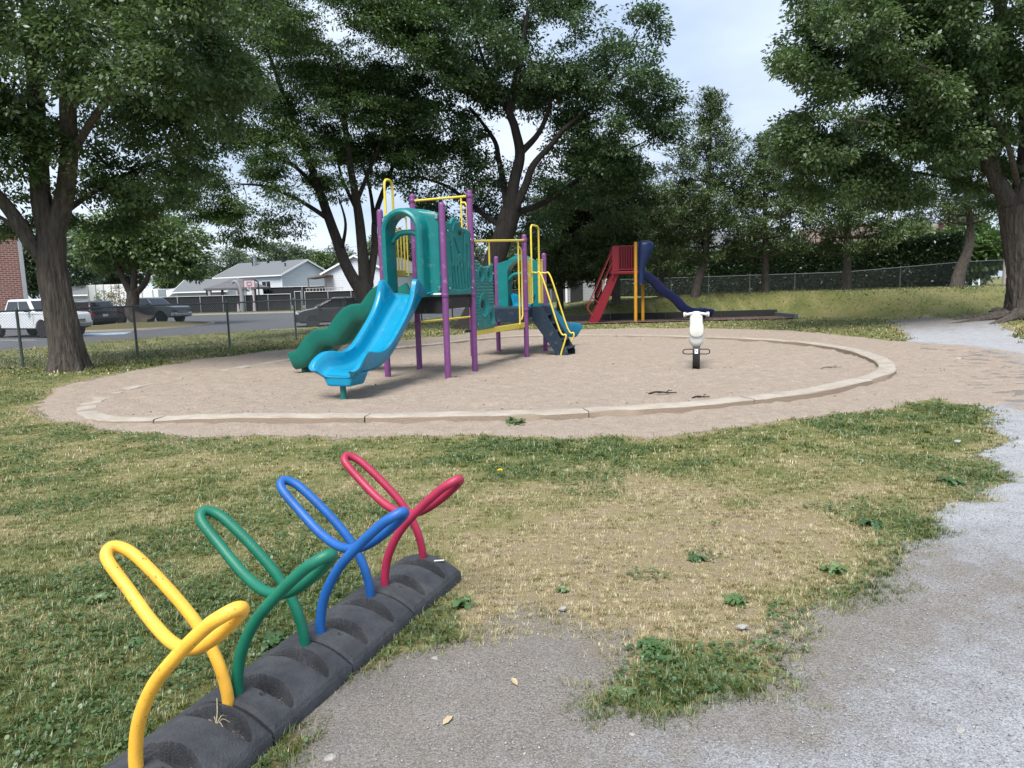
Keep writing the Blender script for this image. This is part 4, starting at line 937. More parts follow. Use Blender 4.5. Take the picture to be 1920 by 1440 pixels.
# ------------------------------------------------------------------ vehicles
M_glass = mat('car_glass', (.012, .015, .018), .06, .1, 2, spec=.9); M_tyre = mat('tyre', (.012, .012, .013), .85, .2, 30); M_rim = mat('alloy', (.42, .43, .45), .3, .1, 10, metal=.8); M_rimd = mat('dark_alloy', (.06, .06, .065), .35, .1, 10, metal=.7)
M_chrome = mat('chrome', (.5, .5, .52), .2, .1, 10, metal=1); M_trim = mat('black_trim', (.012, .012, .013), .6, .2, 10); M_lampw = mat('headlight_lens', (.55, .57, .6), .15, .1, 20); M_lampr = mat('tail_light_lens', (.28, .01, .012), .2, .1, 20)
M_plate = mat('licence_plate', (.55, .57, .62), .5, .05, 20)
def paint(n, c): return mat(n, c, .28, .04, 2, coat=.7)
def arches(x0, x1, zb, wheels, ra, n=12):
    P = [(x0, zb)]
    for xw, zw in wheels:
        h = zb-zw; dx = math.sqrt(max(0, ra*ra-h*h)); a0 = math.atan2(h, -dx); a1 = math.atan2(h, dx)
        for k in range(n+1):
            a = a0+(a1-a0)*k/n; P.append((xw+ra*math.cos(a), zw+ra*math.sin(a)))
    P.append((x1, zb)); return P
def wheel(root, x, y, r_, w_, rimm, spokes=6):
    s = 1 if y > 0 else -1
    wr = empty('wheel', (x, y, r_)); wr.parent = root
    Mx = Matrix.Rotation(R(90), 4, 'X')
    bm = bmesh.new(); lathe(bm, [(r_*.62, -w_/2), (r_*.93, -w_/2), (r_, -w_*.36), (r_, w_*.36), (r_*.93, w_/2), (r_*.62, w_/2)], 28, Mx); bmobj('tyre', bm, M_tyre, wr, smooth=40)
    bm = bmesh.new(); lathe(bm, [(r_*.655, -w_*.40), (r_*.66, w_*.40), (r_*.60, w_*.42), (r_*.56, w_*.2), (.01, w_*.2)], 28, Mx @ Matrix.Rotation(0 if s < 0 else R(180), 4, 'X'))
    for k in range(spokes):
        a = 2*math.pi*k/spokes; box(bm, (math.cos(a)*r_*.32, s*w_*.40, math.sin(a)*r_*.32), (r_*.62, .03, r_*.13), ry=-a)
    box(bm, (0, s*w_*.41, 0), (r_*.22, .03, r_*.22)); bmobj('rim', bm, rimm, wr, bevel=.004)
def slab(bm, pts, off=.006):
    P = [Vector(p) for p in pts]; n = (P[1]-P[0]).cross(P[2]-P[0]).normalized(); a = [bm.verts.new(p+n*off) for p in P]; b = [bm.verts.new(p-n*off) for p in P]
    k = len(P)
    bm.faces.new(a); bm.faces.new(b[::-1])
    for i in range(k): bm.faces.new((a[i], b[i], b[(i+1) % k], a[(i+1) % k]))
def vehicle(name, loc, head, label, paintm, L, Wd, zb, belt, top, roof, wheels, wr, cabin, body_top, lower_trim=True, rimm=None, cat='car', truck=False, group=None, front=True, rails=False):
    """cabin: (xr0, xr1, xf1, xf0) at belt/roof; body_top: list (x,z) from front to rear; front at +x"""
    root = empty(name, loc, head, label, cat, group or 'vehicles in the parking lot'); hw = Wd/2
    prof = arches(-L/2, L/2, zb, [(x, wr) for x in wheels], wr*1.16)+body_top
    bm = bmesh.new(); a = []; b = []
    for x, z in prof:
        e = abs(x)/(L/2); tp = hw*(1-.10*max(0, (e-.72)/.28)**2)-.05*max(0, (z-belt+.25))/.25*.4
        a.append(bm.verts.new((x, -tp, z))); b.append(bm.verts.new((x, tp, z)))
    n = len(prof)
    for i in range(n): bm.faces.new((a[i], a[(i+1) % n], b[(i+1) % n], b[i]))
    bm.faces.new(a[::-1]); bm.faces.new(b)
    bmobj('body', bm, paintm, root, bevel=.035, smooth=40)
    bm = bmesh.new(); box(bm, (0, 0, zb+.12), (L*.9, Wd-.30, .35)); bmobj('underbody', bm, M_trim, root)
    xr0, xr1, xf1, xf0 = cabin; w0 = hw-.05; w1_ = hw-.22
    bm = bmesh.new()
    xm = (xr1+xf1)/2
    ringb = [(xr0, -w0, belt-.03), (xf0, -w0, belt-.03), (xf0, w0, belt-.03), (xr0, w0, belt-.03)]
    ringt = [(xr1, -w1_, roof-.05), (xf1, -w1_, roof-.05), (xf1, w1_, roof-.05), (xr1, w1_, roof-.05)]
    ringc = [(xr1+.12, -w1_+.1, roof), (xf1-.15, -w1_+.1, roof), (xf1-.15, w1_-.1, roof), (xr1+.12, w1_-.1, roof)]
    loft(bm, [ringb, ringt, ringc]); bmobj('cabin', bm, paintm, root, bevel=.03, smooth=40)
    def lerp(p, q, t): return tuple(p[i]+(q[i]-p[i])*t for i in range(3))
    for s in (0, 1):
        B0, B1 = (ringb[0], ringb[1]) if s == 0 else (ringb[3], ringb[2]); T0, T1_ = (ringt[0], ringt[1]) if s == 0 else (ringt[3], ringt[2])
        ncut = 2
        cuts = (.05, .52, .95)
        for i in range(ncut):
            u0, u1 = cuts[i]+.012, cuts[i+1]-.012
            P = [lerp(lerp(B0, B1, u0), lerp(T0, T1_, u0), .14), lerp(lerp(B0, B1, u1), lerp(T0, T1_, u1), .14), lerp(lerp(B0, B1, u1), lerp(T0, T1_, u1), .90), lerp(lerp(B0, B1, u0), lerp(T0, T1_, u0), .90)]
            bm = bmesh.new(); slab(bm, P, .010); bmobj('side_window', bm, M_glass, root)
    for nm, (p, q, r_, t) in (('windshield', (ringb[1], ringb[2], ringt[2], ringt[1])), ('rear_window', (ringb[3], ringb[0], ringt[0], ringt[3]))):
        P = [lerp(lerp(p, q, u_), lerp(t, r_, u_), v_) for u_, v_ in ((.06, .10), (.94, .10), (.92, .92), (.08, .92))]
        bm = bmesh.new(); slab(bm, P, .010); bmobj(nm, bm, M_glass, root)
    for x in wheels:
        for s in (-1, 1): wheel(root, x, s*(hw-.13), wr, .25, rimm or M_rim)
    # door shut lines and handles
    bm = bmesh.new()
    for s in (-1, 1):
        for x in (wheels[0]+wr*1.3, (xr0+xf0)/2+.05, wheels[1]-wr*1.35):
            if not (truck and x < xr0): box(bm, (x, s*(hw+.001), (belt+zb)/2+.05), (.012, .012, (belt-zb)*.78))
    bmobj('door_seam', bm, M_trim, root)
    for s in (-1, 1):
        bm = bmesh.new(); box(bm, (xf0-.35, s*(hw+.08), belt+.10), (.16, .2, .15)); bmobj('mirror', bm, M_trim if truck else paintm, root, bevel=.03)
        bm = bmesh.new(); box(bm, ((xr0+xf0)/2-.15, s*(hw+.005), belt-.14), (.2, .03, .035)); box(bm, ((xr0+xf0)/2+.85, s*(hw+.005), belt-.14), (.2, .03, .035)); bmobj('door_handle', bm, paintm, root, bevel=.006)
    bx = L/2-.015
    ftop = body_top[0][1]
    bm = bmesh.new(); box(bm, (L/2-.01, 0, zb+.14), (.16, Wd*.86, .2)); box(bm, (-L/2+.01, 0, zb+.14), (.16, Wd*.86, .2)); bmobj('bumper', bm, M_chrome if truck else M_trim, root, bevel=.03)
    bm = bmesh.new(); box(bm, (L/2-.005, 0, zb+.04), (.12, Wd*.8, .1)); bmobj('lower_grille', bm, M_trim, root, bevel=.02)
    if truck:
        bm = bmesh.new(); box(bm, (L/2+.0, 0, (zb+.28+ftop)/2), (.08, Wd*.56, ftop-zb-.36)); bmobj('grille', bm, M_trim, root, bevel=.02)
        bm = bmesh.new()
        for z in np.linspace(zb+.40, ftop-.16, 3): box(bm, (L/2+.035, 0, z), (.03, Wd*.54, .045))
        bmobj('grille_bar', bm, M_chrome, root, bevel=.01)
    for s in (-1, 1):
        bm = bmesh.new(); box(bm, (L/2-.10, s*(hw-.26), ftop-.20 if truck else belt-.27), (.22, .40, .24 if truck else .10)); bmobj('headlight', bm, M_lampw, root, bevel=.03)
        bm = bmesh.new(); box(bm, (-L/2+.08, s*(hw-.16), belt-.22), (.16, .24, .38 if truck else .14)); bmobj('tail_light', bm, M_lampr, root, bevel=.02)
    bm = bmesh.new(); box(bm, (-L/2-.005, 0, zb+.42), (.03, .34, .17)); bmobj('licence_plate', bm, M_plate, root)
    if rails:
        for s in (-1, 1):
            bm = bmesh.new(); tube(bm, smooth_path([(xr1+.1, s*(w1_-.03), roof-.01), (xr1+.3, s*(w1_-.03), roof+.06), (xf1-.5, s*(w1_-.03), roof+.06), (xf1-.25, s*(w1_-.03), roof-.01)], 4), .02, 8); bmobj('roof_rail', bm, M_chrome, root)
    return root
def tr_top(L, hood, belt, bed, xc_f, xc_r): return [(L/2, hood-.34), (L/2-.05, hood-.08), (L/2-.25, hood), (xc_f, belt), (xc_r, belt), (xc_r-.02, bed), (-L/2+.02, bed), (-L/2, bed-.06)]
P_white = paint('white_car_paint', (.62, .64, .67)); P_grey = paint('dark_grey_car_paint', (.028, .031, .036)); P_black = paint('black_car_paint', (.012, .012, .014)); P_slate = paint('slate_car_paint', (.022, .026, .034))
lotz = -.28
c = A(70, 600, 37.2); hd = R(-24)
vehicle('pickup_truck', (c[0], c[1], lotz), hd, 'white pickup truck behind the big left tree and chain link fence', P_white, 5.85, 2.03, .48, 1.28, 1.34, 1.96, (-1.85, 1.85), .42, (-1.15, -.95, .65, 1.30), tr_top(5.85, 1.24, 1.28, 1.36, 1.35, -1.2), cat='pickup truck', truck=True)
c = A(283, 600, 51.5)
vehicle('pickup_truck', (c[0], c[1], lotz), R(-16), 'dark grey pickup truck parked behind the small tree on the grass island', P_grey, 5.6, 1.98, .50, 1.25, 1.3, 1.88, (-1.8, 1.75), .42, (-1.2, -1.0, .55, 1.2), tr_top(5.6, 1.22, 1.25, 1.32, 1.25, -1.25), cat='pickup truck', truck=True, rimm=M_rimd)
c = A(166, 595, 50)
vehicle('suv', (c[0], c[1], lotz), R(146), 'black SUV seen from behind between the left tree and the island', P_black, 4.7, 1.9, .34, 1.08, 1.1, 1.74, (-1.4, 1.4), .37, (-2.15, -1.75, .55, 1.15), [(2.35, .75), (2.25, .92), (1.9, 1.02), (1.2, 1.08), (-2.25, 1.08), (-2.35, .8)], cat='SUV', rails=True)
c = A(634, 600, 41.5)
vehicle('car', (c[0], c[1], lotz), R(197), 'slate grey rounded crossover car half hidden behind the green slide', P_slate, 4.75, 1.92, .26, 1.02, 1.05, 1.62, (-1.42, 1.45), .36, (-2.05, -.85, .28, 1.42), [(2.375, .62), (2.3, .78), (1.95, .92), (1.35, 1.02), (-1.9, 1.06), (-2.28, 1.0), (-2.375, .70)], rimm=M_rimd)

# ------------------------------------------------------------------ buildings
def siding(name, c, pitch=.22, vertical=False):
    m = bpy.data.materials.new(name); m.use_nodes = True; n = m.node_tree; b = n.nodes['Principled BSDF']; b.inputs['Roughness'].default_value = .55
    tc = n.nodes.new('ShaderNodeTexCoord'); w_ = n.nodes.new('ShaderNodeTexWave'); w_.wave_type = 'BANDS'; w_.bands_direction = 'Z'; w_.wave_profile = 'SAW'; w_.inputs['Scale'].default_value = .314/pitch*1.0
    n.links.new(tc.outputs['Object'], w_.inputs[0]); cr = n.nodes.new('ShaderNodeValToRGB'); cr.color_ramp.elements[0].color = tuple(x*.55 for x in c)+(1,); cr.color_ramp.elements[1].color = tuple(c)+(1,); cr.color_ramp.elements[1].position = .22
    n.links.new(w_.outputs[0], cr.inputs[0]); n.links.new(cr.outputs[0], b.inputs[0]); bp = n.nodes.new('ShaderNodeBump'); bp.inputs['Strength'].default_value = .6; bp.inputs['Distance'].default_value = .03; n.links.new(w_.outputs[0], bp.inputs['Height']); n.links.new(bp.outputs[0], b.inputs['Normal'])
    return m
M_sid = siding('white_siding', (.66, .70, .76)); M_sidg = siding('grey_siding', (.33, .35, .38), .18); M_shing = mat('grey_shingles', (.13, .14, .15), .9, .25, 20, .4, 60); M_shingb = mat('brown_shingles', (.12, .09, .075), .9, .25, 20, .4, 60)
M_tw = mat('white_trim', (.75, .77, .8), .5, .03, 5)
M_brick = bpy.data.materials.new('red_brick'); M_brick.use_nodes = True
_n = M_brick.node_tree; _b = _n.nodes['Principled BSDF']; _b.inputs['Roughness'].default_value = .9; _t = _n.nodes.new('ShaderNodeTexCoord'); _mp = _n.nodes.new('ShaderNodeMapping'); _mp.inputs['Rotation'].default_value = (R(90), 0, 0); _br = _n.nodes.new('ShaderNodeTexBrick')
_br.inputs['Scale'].default_value = 1; _br.inputs['Brick Width'].default_value = .42; _br.inputs['Row Height'].default_value = .16; _br.inputs['Mortar Size'].default_value = .022; _br.inputs['Color1'].default_value = (.20, .065, .045, 1); _br.inputs['Color2'].default_value = (.13, .045, .035, 1); _br.inputs['Mortar'].default_value = (.28, .25, .23, 1)
_n.links.new(_t.outputs['Object'], _mp.inputs[0]); _n.links.new(_mp.outputs[0], _br.inputs[0]); _n.links.new(_br.outputs[0], _b.inputs[0])
def house(name, loc, rz, lx, ly, zw, rise, label, wallm, roofm, windows=(), over=.35, chim=None, grp=None, cat='house', vents=(), doorway_shade=None):
    """ridge along local x; windows: (side, pos, z, w, h) side in '+y','-y','+x','-x'"""
    root = empty(name, loc, rz, label, cat, grp)
    bm = bmesh.new(); X, Y = lx/2, ly/2
    vs = [bm.verts.new(p) for p in ((-X, -Y, 0), (X, -Y, 0), (X, Y, 0), (-X, Y, 0), (-X, -Y, zw), (X, -Y, zw), (X, Y, zw), (-X, Y, zw), (-X, 0, zw+rise), (X, 0, zw+rise))]
    for f_ in ((0, 1, 5, 4), (1, 2, 6, 9, 5), (2, 3, 7, 6), (3, 0, 4, 8, 7)): bm.faces.new([vs[i] for i in f_])
    bmobj('wall', bm, wallm, root)
    bm = bmesh.new(); t = .12; k = rise/Y
    for s in (-1, 1):
        P = [(-X-over, s*(Y+over), zw-over*k+.02), (X+over, s*(Y+over), zw-over*k+.02), (X+over, 0, zw+rise+.02), (-X-over, 0, zw+rise+.02)]
        a = [bm.verts.new(p) for p in P]; b = [bm.verts.new((p[0], p[1], p[2]+t)) for p in P]
        bm.faces.new(a); bm.faces.new(b[::-1])
        for i in range(4): bm.faces.new((a[i], a[(i+1) % 4], b[(i+1) % 4], b[i]))
    rf = bmobj('roof', bm, roofm, root)
    bm = bmesh.new()
    for s in (-1, 1):
        box(bm, (0, s*(Y+over+.03), zw-over*k+.02), (lx+2*over+.1, .06, .16))
        for e in (-1, 1):
            a = Vector((e*(X+over+.03), s*(Y+over+.05), zw-over*k+.02)); b = Vector((e*(X+over+.03), 0, zw+rise+.03)); c_ = (a+b)/2; L_ = (b-a).length
            box(bm, c_, (.05, L_, .2), rx=math.atan2(b.z-a.z, b.y-a.y))
    bmobj('fascia', bm, M_tw, rf)
    if chim:
        for (cx, cy, h, w_, m_) in chim:
            bm = bmesh.new(); box(bm, (cx, cy, zw+rise*(1-abs(cy)/Y)+h/2), (w_, w_, h)); box(bm, (cx, cy, zw+rise*(1-abs(cy)/Y)+h), (w_*1.4, w_*1.4, .08)); bmobj('chimney', bm, m_, rf, bevel=.01)
    for side, pos, z, w_, h in windows:
        if side[1] == 'y': s = 1 if side[0] == '+' else -1; c_ = (pos, s*(Y+.01), z); sz = (w_, .08, h); g_ = (w_*.42, .03, h*.84); off = (w_*.235, 0); mv = (0, s*.04)
        else: s = 1 if side[0] == '+' else -1; c_ = (s*(X+.01), pos, z); sz = (.08, w_, h); g_ = (.03, w_*.42, h*.84); off = (0, w_*.235); mv = (s*.04, 0)
        bm = bmesh.new(); box(bm, c_, sz); wn = bmobj('window', bm, M_tw, root)
        for q in (-1, 1):
            bm = bmesh.new(); box(bm, (c_[0]+off[0]*q+mv[0], c_[1]+off[1]*q+mv[1], z), g_); bmobj('pane', bm, M_glass, wn)
    if doorway_shade:
        side, pos, z, w_, h, dm = doorway_shade
        s = 1 if side[0] == '+' else -1; c_ = (pos, s*(Y+.02), z) if side[1] == 'y' else (s*(X+.02), pos, z); sz = (w_, .07, h) if side[1] == 'y' else (.07, w_, h)
        bm = bmesh.new(); box(bm, c_, sz); bmobj('doorway_shade', bm, dm, root)  # flat slab whose dark colour paints the shade inside an open doorway
    bm = bmesh.new()
    for a_ in (-1, 1):
        for b_ in (-1, 1): box(bm, (a_*(X+.01), b_*(Y+.01), zw/2), (.12, .12, zw))
    bmobj('corner_trim', bm, M_tw, root)
    return root
def hpos(px, D): q = A(px, 550, D); return (q[0], q[1], -.35)
# local x axis (ridge) pointing along (.85,-.52)
c0 = np.array(hpos(530, 88)[:2]); ax = np.array([.85, -.52])/math.hypot(.85, .52); ay = np.array([.52, .85])/math.hypot(.85, .52)
ctr = c0-ax*6.2+ay*4.0
house('bungalow', (ctr[0], ctr[1], -.35), math.atan2(ax[1], ax[0]), 12.4, 8.0, 4.35, 1.75, 'white sided bungalow with grey gable roof and chimney behind the black fence', M_sid, M_shing, [('-y', 3.4, 3.0, 1.7, 1.3)], chim=[(-1.9, -1.2, 1.3, .35, M_metal), (-2.3, -1.0, .5, .4, M_trim), (2.6, -.3, .7, .45, M_trim), (4.6, -1.9, .5, .12, M_trim), (-.2, -.5, .35, .2, M_trim)])
q = hpos(716, 87)
house('bungalow', q, R(70), 11, 8.4, 4.2, 1.8, 'white sided bungalow partly hidden by the forked tree trunks', M_sid, M_shing, [('-x', -1.7, 3.1, 1.2, 1.5), ('+y', 2, 3.1, 1.4, 1.2)])
q = hpos(603, 82)
pr = empty('porch', q, R(-8), 'covered wooden porch with brown roof beside the second bungalow', 'porch')
bm = bmesh.new(); box(bm, (0, 0, 3.75), (2.2, 2.4, .14), ry=R(-8)); bmobj('porch_roof', bm, M_shingb, pr)
for x in (-1.2, 1.2):
    bm = bmesh.new(); box(bm, (x*.85, -1.1, 1.82), (.1, .1, 3.66)); bmobj('porch_post', bm, M_shingb, pr)
bm = bmesh.new(); box(bm, (1, -.3, 1.4), (4.4, 2.6, .2)); bmobj('porch_deck', bm, mat('porch_wood', (.3, .25, .2), .8), pr)
bm = bmesh.new()
for k in range(12): box(bm, (-1.1+k*.38, -1.55, 2.0), (.05, .05, 1.0))
box(bm, (1, -1.55, 2.5), (4.4, .08, .06)); bmobj('railing', bm, mat('porch_rail', (.4, .38, .36), .7), pr)
q = hpos(398, 88)
house('garage', q, R(-6), 6.2, 5.0, 2.6, 1.25, 'low white garage with grey roof behind the gazebo', M_sid, M_shing, cat='garage')
# gazebo
q = hpos(447, 82); gz = empty('gazebo', q, R(-4), 'gazebo with dark roof and pale tied curtains behind the black fence', 'gazebo')
M_gz = mat('gazebo_fabric', (.10, .10, .11), .8, .15, 8); M_cur = mat('curtain', (.42, .38, .40), .9, .1, 10)
bm = bmesh.new(); t_ = [(-3.0, -2, 2.75), (3.0, -2, 2.75), (3.0, 2, 2.75), (-3.0, 2, 2.75)]; u_ = [(-1.2, -.6, 3.5), (1.2, -.6, 3.5), (1.2, .6, 3.5), (-1.2, .6, 3.5)]; loft(bm, [t_, u_]); loft(bm, [[(x*1.15, y*1.3, 3.42) for x, y, z in u_], [(x*.5, y*.3, 3.8) for x, y, z in u_]]); loft(bm, [[(x*1.01, y*1.01, 2.58) for x, y, z in t_], [(x*1.01, y*1.01, 2.78) for x, y, z in t_]]); bmobj('roof', bm, M_gz, gz)
for x in (-2.8, -.95, .95, 2.8):
    for y in (-1.8, 1.8):
        bm = bmesh.new(); box(bm, (x, y, 1.3), (.14, .14, 2.6)); bmobj('post', bm, M_trim, gz)
for x in (-2.5, .7, 1.2, 2.55):
    bm = bmesh.new(); lathe(bm, [(.22, 0), (.17, .9), (.09, 1.4), (.16, 1.9), (.24, 2.6)], 10); bmobj('curtain', bm, M_cur, gz, smooth=True).location = (x, -1.75, 0)
# closed cantilever umbrella under a grey cover
q = hpos(446, 79); bm = bmesh.new(); 
tube(bm, smooth_path([(.35, 0, .2), (.42, 0, 1.2), (.35, 0, 2.4), (.0, 0, 3.3), (-.35, 0, 3.45), (-.55, 0, 3.2)], 5), [.30-.008*k for k in range(26)], 10)
o = bmobj('covered_umbrella', bm, mat('grey_cover', (.22, .23, .25), .8, .1, 6), None, smooth=True); o.location = q; tag(o, 'closed garden umbrella in a curved grey cover beside the gazebo', 'umbrella')
# basketball hoop
q = hpos(478, 78); bh = empty('basketball_hoop', q, R(6), 'basketball hoop with clear red-framed backboard behind the black fence', 'basketball hoop')
bm = bmesh.new(); tube(bm, [(.35, .3, 0), (.35, .3, 3.3), (.05, 0, 3.6)], .07, 8); bmobj('pole', bm, M_trim, bh)
bm = bmesh.new(); box(bm, (-.5, -.1, 3.15), (1.15, .04, .8)); bmobj('backboard', bm, mat('backboard', (.5, .45, .5), .3), bh)
bm = bmesh.new()
for a_, b_ in (((-.5, -.13, 3.56), (1.2, .04, .06)), ((-.5, -.13, 2.75), (1.2, .04, .06)), ((-1.08, -.13, 3.15), (.06, .04, .85)), ((.08, -.13, 3.15), (.06, .04, .85)), ((-.5, -.135, 3.0), (.5, .03, .05)), ((-.5, -.135, 3.33), (.5, .03, .05)), ((-.73, -.135, 3.16), (.05, .03, .36)), ((-.27, -.135, 3.16), (.05, .03, .36))): box(bm, a_, b_)
bmobj('backboard_frame', bm, mat('faded_red', (.25, .05, .05), .5), bh)
bm = bmesh.new(); tube(bm, [(-.5+.23*math.cos(k*.524), -.4+.23*math.sin(k*.524), 2.85) for k in range(12)], .02, 6, closed=True); bmobj('rim', bm, mat('rim_orange', (.4, .08, .03), .5), bh)
bm = bmesh.new()
for k in range(8):
    a = k*.785; tube(bm, [(-.5+.22*math.cos(a), -.4+.22*math.sin(a), 2.84), (-.5+.13*math.cos(a+.3), -.4+.13*math.sin(a+.3), 2.45)], .01, 4)
bmobj('net', bm, M_tw, bh)
q = hpos(163, 90); house('shed', q, R(-12), 4.6, 3.4, 2.6, .9, 'small white shed with grey gable roof left of the white trailer', M_sid, M_shing, cat='shed')
q = hpos(297, 92); house('garage', q, R(-5), 4.8, 4, 2.1, .8, 'low white garage behind the grey pickup truck', M_sid, M_tw, cat='garage')
q = hpos(214, 84); ct = empty('storage_trailer', q, R(-3), 'white ribbed storage trailer beyond the grass island', 'trailer')
bm = bmesh.new(); box(bm, (0, 0, 1.95), (4.9, 2.4, 3.2)); bmobj('trailer_box', bm, M_white, ct, bevel=.04)
bm = bmesh.new()
for k in range(6): box(bm, (-2.3+k*.92, -1.21, 1.95), (.08, .05, 3.2))
bmobj('rib', bm, M_metal, ct)
q = hpos(275, 84); ct = empty('storage_trailer', q, R(4), 'low white trailer right of the ribbed one', 'trailer'); bm = bmesh.new(); box(bm, (0, 0, 1.6), (3.6, 2.4, 2.5)); bmobj('trailer_box', bm, M_white, ct, bevel=.04)
bm = bmesh.new(); box(bm, (0, -1.21, 1.6), (.08, .05, 2.5)); box(bm, (1.2, -1.21, 1.6), (.08, .05, 2.5)); bmobj('rib', bm, M_metal, ct)
# brick building at the left edge
cx = A(44, 560, 56)
_a = R(33); bb = empty('brick_building', (cx[0]-(9*math.cos(_a)+5*math.sin(_a)), cx[1]-(9*math.sin(_a)-5*math.cos(_a)), -.35), _a, 'red brick building at the left edge behind the white pickup truck', 'building')
bm = bmesh.new(); box(bm, (0, 0, 3.7), (18, 10, 7.4)); bmobj('wall', bm, M_brick, bb)
bm = bmesh.new(); box(bm, (0, 0, 7.5), (18.4, 10.4, .3)); bmobj('roof', bm, M_shing, bb)
bm = bmesh.new(); box(bm, (9.16, -4.85, 3.5), (.30, .30, 7.0)); bmobj('downspout', bm, mat('pale_grey_metal', (.3, .31, .32), .5), bb, bevel=.03)
# hedgerow houses
def hp2(px, D, z=.3): q = A(px, 530, D); return (q[0], q[1], z)
house('bungalow', hp2(1345, 66), R(4), 9, 8, 3.4, 2.2, 'pale bungalow with grey roof glimpsed above the hedge behind the leaning pine', M_sid, M_shing, [('-y', 1.6, 2.55, 2.4, 1.1), ('-y', -2.6, 2.55, 1.2, 1.1)])
house('bungalow', hp2(1640, 68), R(-6), 14, 9, 3.6, 2.4, 'long pale bungalow glimpsed above the hedge near the spruces', siding('blue_white_siding', (.55, .62, .72)), M_shingb, [('-y', -3.6, 2.9, 2.2, 1.1), ('-y', 1.5, 2.9, 1.6, 1.1)], chim=[(5.2, -2, 1.2, .9, M_brick)])
q = A(1098, 560, 47); house('shed', (q[0], q[1], T1(q[0], q[1])-.1), R(-4), 2.5, 2.6, 2.35, .35, 'grey sided shed with dark open doorway behind the red stairs', M_sidg, M_shing, over=.12, cat='shed', doorway_shade=('-y', -.62, 1.0, .8, 2.0, M_black))
# black screened fence beyond the parking lot
M_screen = mat('black_privacy_screen', (.012, .013, .017), .8, .3, 3, .1, 20)
def screenfence(pts, z0, h, label, step=2.45, hpost=.05):
    root = empty('privacy_fence', (pts[0][0], pts[0][1], z0), 0, label, 'fence'); o_ = Vector((pts[0][0], pts[0][1], 0))
    for i in range(len(pts)-1):
        a = Vector((*pts[i], 0))-o_; b = Vector((*pts[i+1], 0))-o_; L_ = (b-a).length; d = (b-a)/L_; an = math.atan2(d.y, d.x); n = max(1, round(L_/step))
        bm = bmesh.new(); box(bm, (a+b)/2+Vector((0, .07, h/2)), (L_, .02, h-.06), rz=an); bmobj('privacy_screen', bm, M_screen, root)
        bm = bmesh.new(); tube(bm, [a+Vector((0, 0, h)), b+Vector((0, 0, h))], .035, 8); bmobj('top_rail', bm, M_metal, root)
        for k in range(n+(i == len(pts)-2)):
            p = a+d*(L_*k/n); bm = bmesh.new(); lathe(bm, [(.045, -.1), (.045, h+.03), (.02, h+.08)], 8); bmobj('fence_post', bm, M_metal, root, smooth=60).location = p
fp_ = [tuple(A(x, 560, 80)[:2]) for x in (290, 545)]
screenfence(fp_, -.28, 1.87, 'long black screened fence with grey posts beyond the parking lot')
screenfence([tuple(A(x, 560, 79)[:2]) for x in (553, 565)], -.28, 2.1, 'tall narrow black screened gate between the two fence runs', 1.2)
screenfence([tuple(A(x, 560, 78)[:2]) for x in (572, 1005)], -.28, 2.05, 'black screened fence run behind the play structure')
screenfence([tuple(A(x, 560, 84)[:2]) for x in (495, 640)], .2, 2.2, 'higher black screened fence in the garden behind', 4)
screenfence([tuple(A(1015, 560, 56)[:2]), tuple(A(1075, 560, 50)[:2])], .0, 1.75, 'dark fence between the slide stairs and the grey shed')
# grass verge and curb on far side of lot
M_verge = ground_mat('verge_grass', [(0, (.05, .075, .02)), (1, (.13, .13, .05))], None, (2, 14), .5)
grid_sheet('verge', np.arange(-75, 10, 1.), np.arange(71.5, 96, 1.), lambda x, y: 0*x-.235+.03*fbm(x, y, 2, 5), M_verge)
bm = bmesh.new(); box(bm, (-33, 71.4, -.22), (84, .25, .16)); o = bmobj('lot_kerb', bm, mat('pale_kerb', (.42, .40, .35), .9, .1, 3)); tag(o, 'pale concrete kerb along the far side of the parking lot', 'kerb')
# island in the lot
IX, IY = ISL
Xi = np.linspace(-5.2, 5.2, 60); Yi = np.linspace(-6, 6, 60)
grid_sheet('grass_island', IX+Xi, IY+Yi, lambda x, y: -.30+.34*np.clip(1-((x-IX)/4.3)**2-((y-IY)/5.2)**2, -.3, 1)**1.0, ground_mat('island_turf', [(0, (.06, .07, .025)), (1, (.17, .14, .07))], None, (3, 20), .6), keep=lambda x, y: ((x-IX)/4.3)**2+((y-IY)/5.2)**2 < 1.15)
bm = bmesh.new(); tube(bm, [(IX+4.25*math.cos(a), IY+5.15*math.sin(a), -.24) for a in np.linspace(0, 2*math.pi, 49)[:-1]], .10, 4, closed=True); o = bmobj('island_kerb', bm, mat('pale_kerb2', (.36, .33, .27), .9, .1, 3)); tag(o, 'pale kerb round the grass island with the small tree', 'kerb')
# painted markings
M_mark = mat('white_road_paint', (.6, .62, .66), .8, .3, 5); M_markb = mat('blue_road_paint', (.16, .28, .42), .8, .3, 5, col2=(.5, .55, .62), c2pos=(.48, .56))
def mark(c_, s_, rz, m_, nm='parking_line', i=0):
    bm = bmesh.new(); box(bm, (0, 0, 0), (s_[0], s_[1], .004), rz=rz); o = bmobj(nm, bm, m_); o.location = (c_[0], c_[1], -.272); return tag(o, kind='structure')
q = G(20, 638, -.28); mark(q, (3.4, .12), R(-20), M_mark); q = G(190, 626.5, -.28); mark(q, (2.6, 2.6), R(20), M_markb, 'accessible_bay_marking')
q = G(545, 617, -.28); mark(q, (2.2, .1), R(10), M_mark)
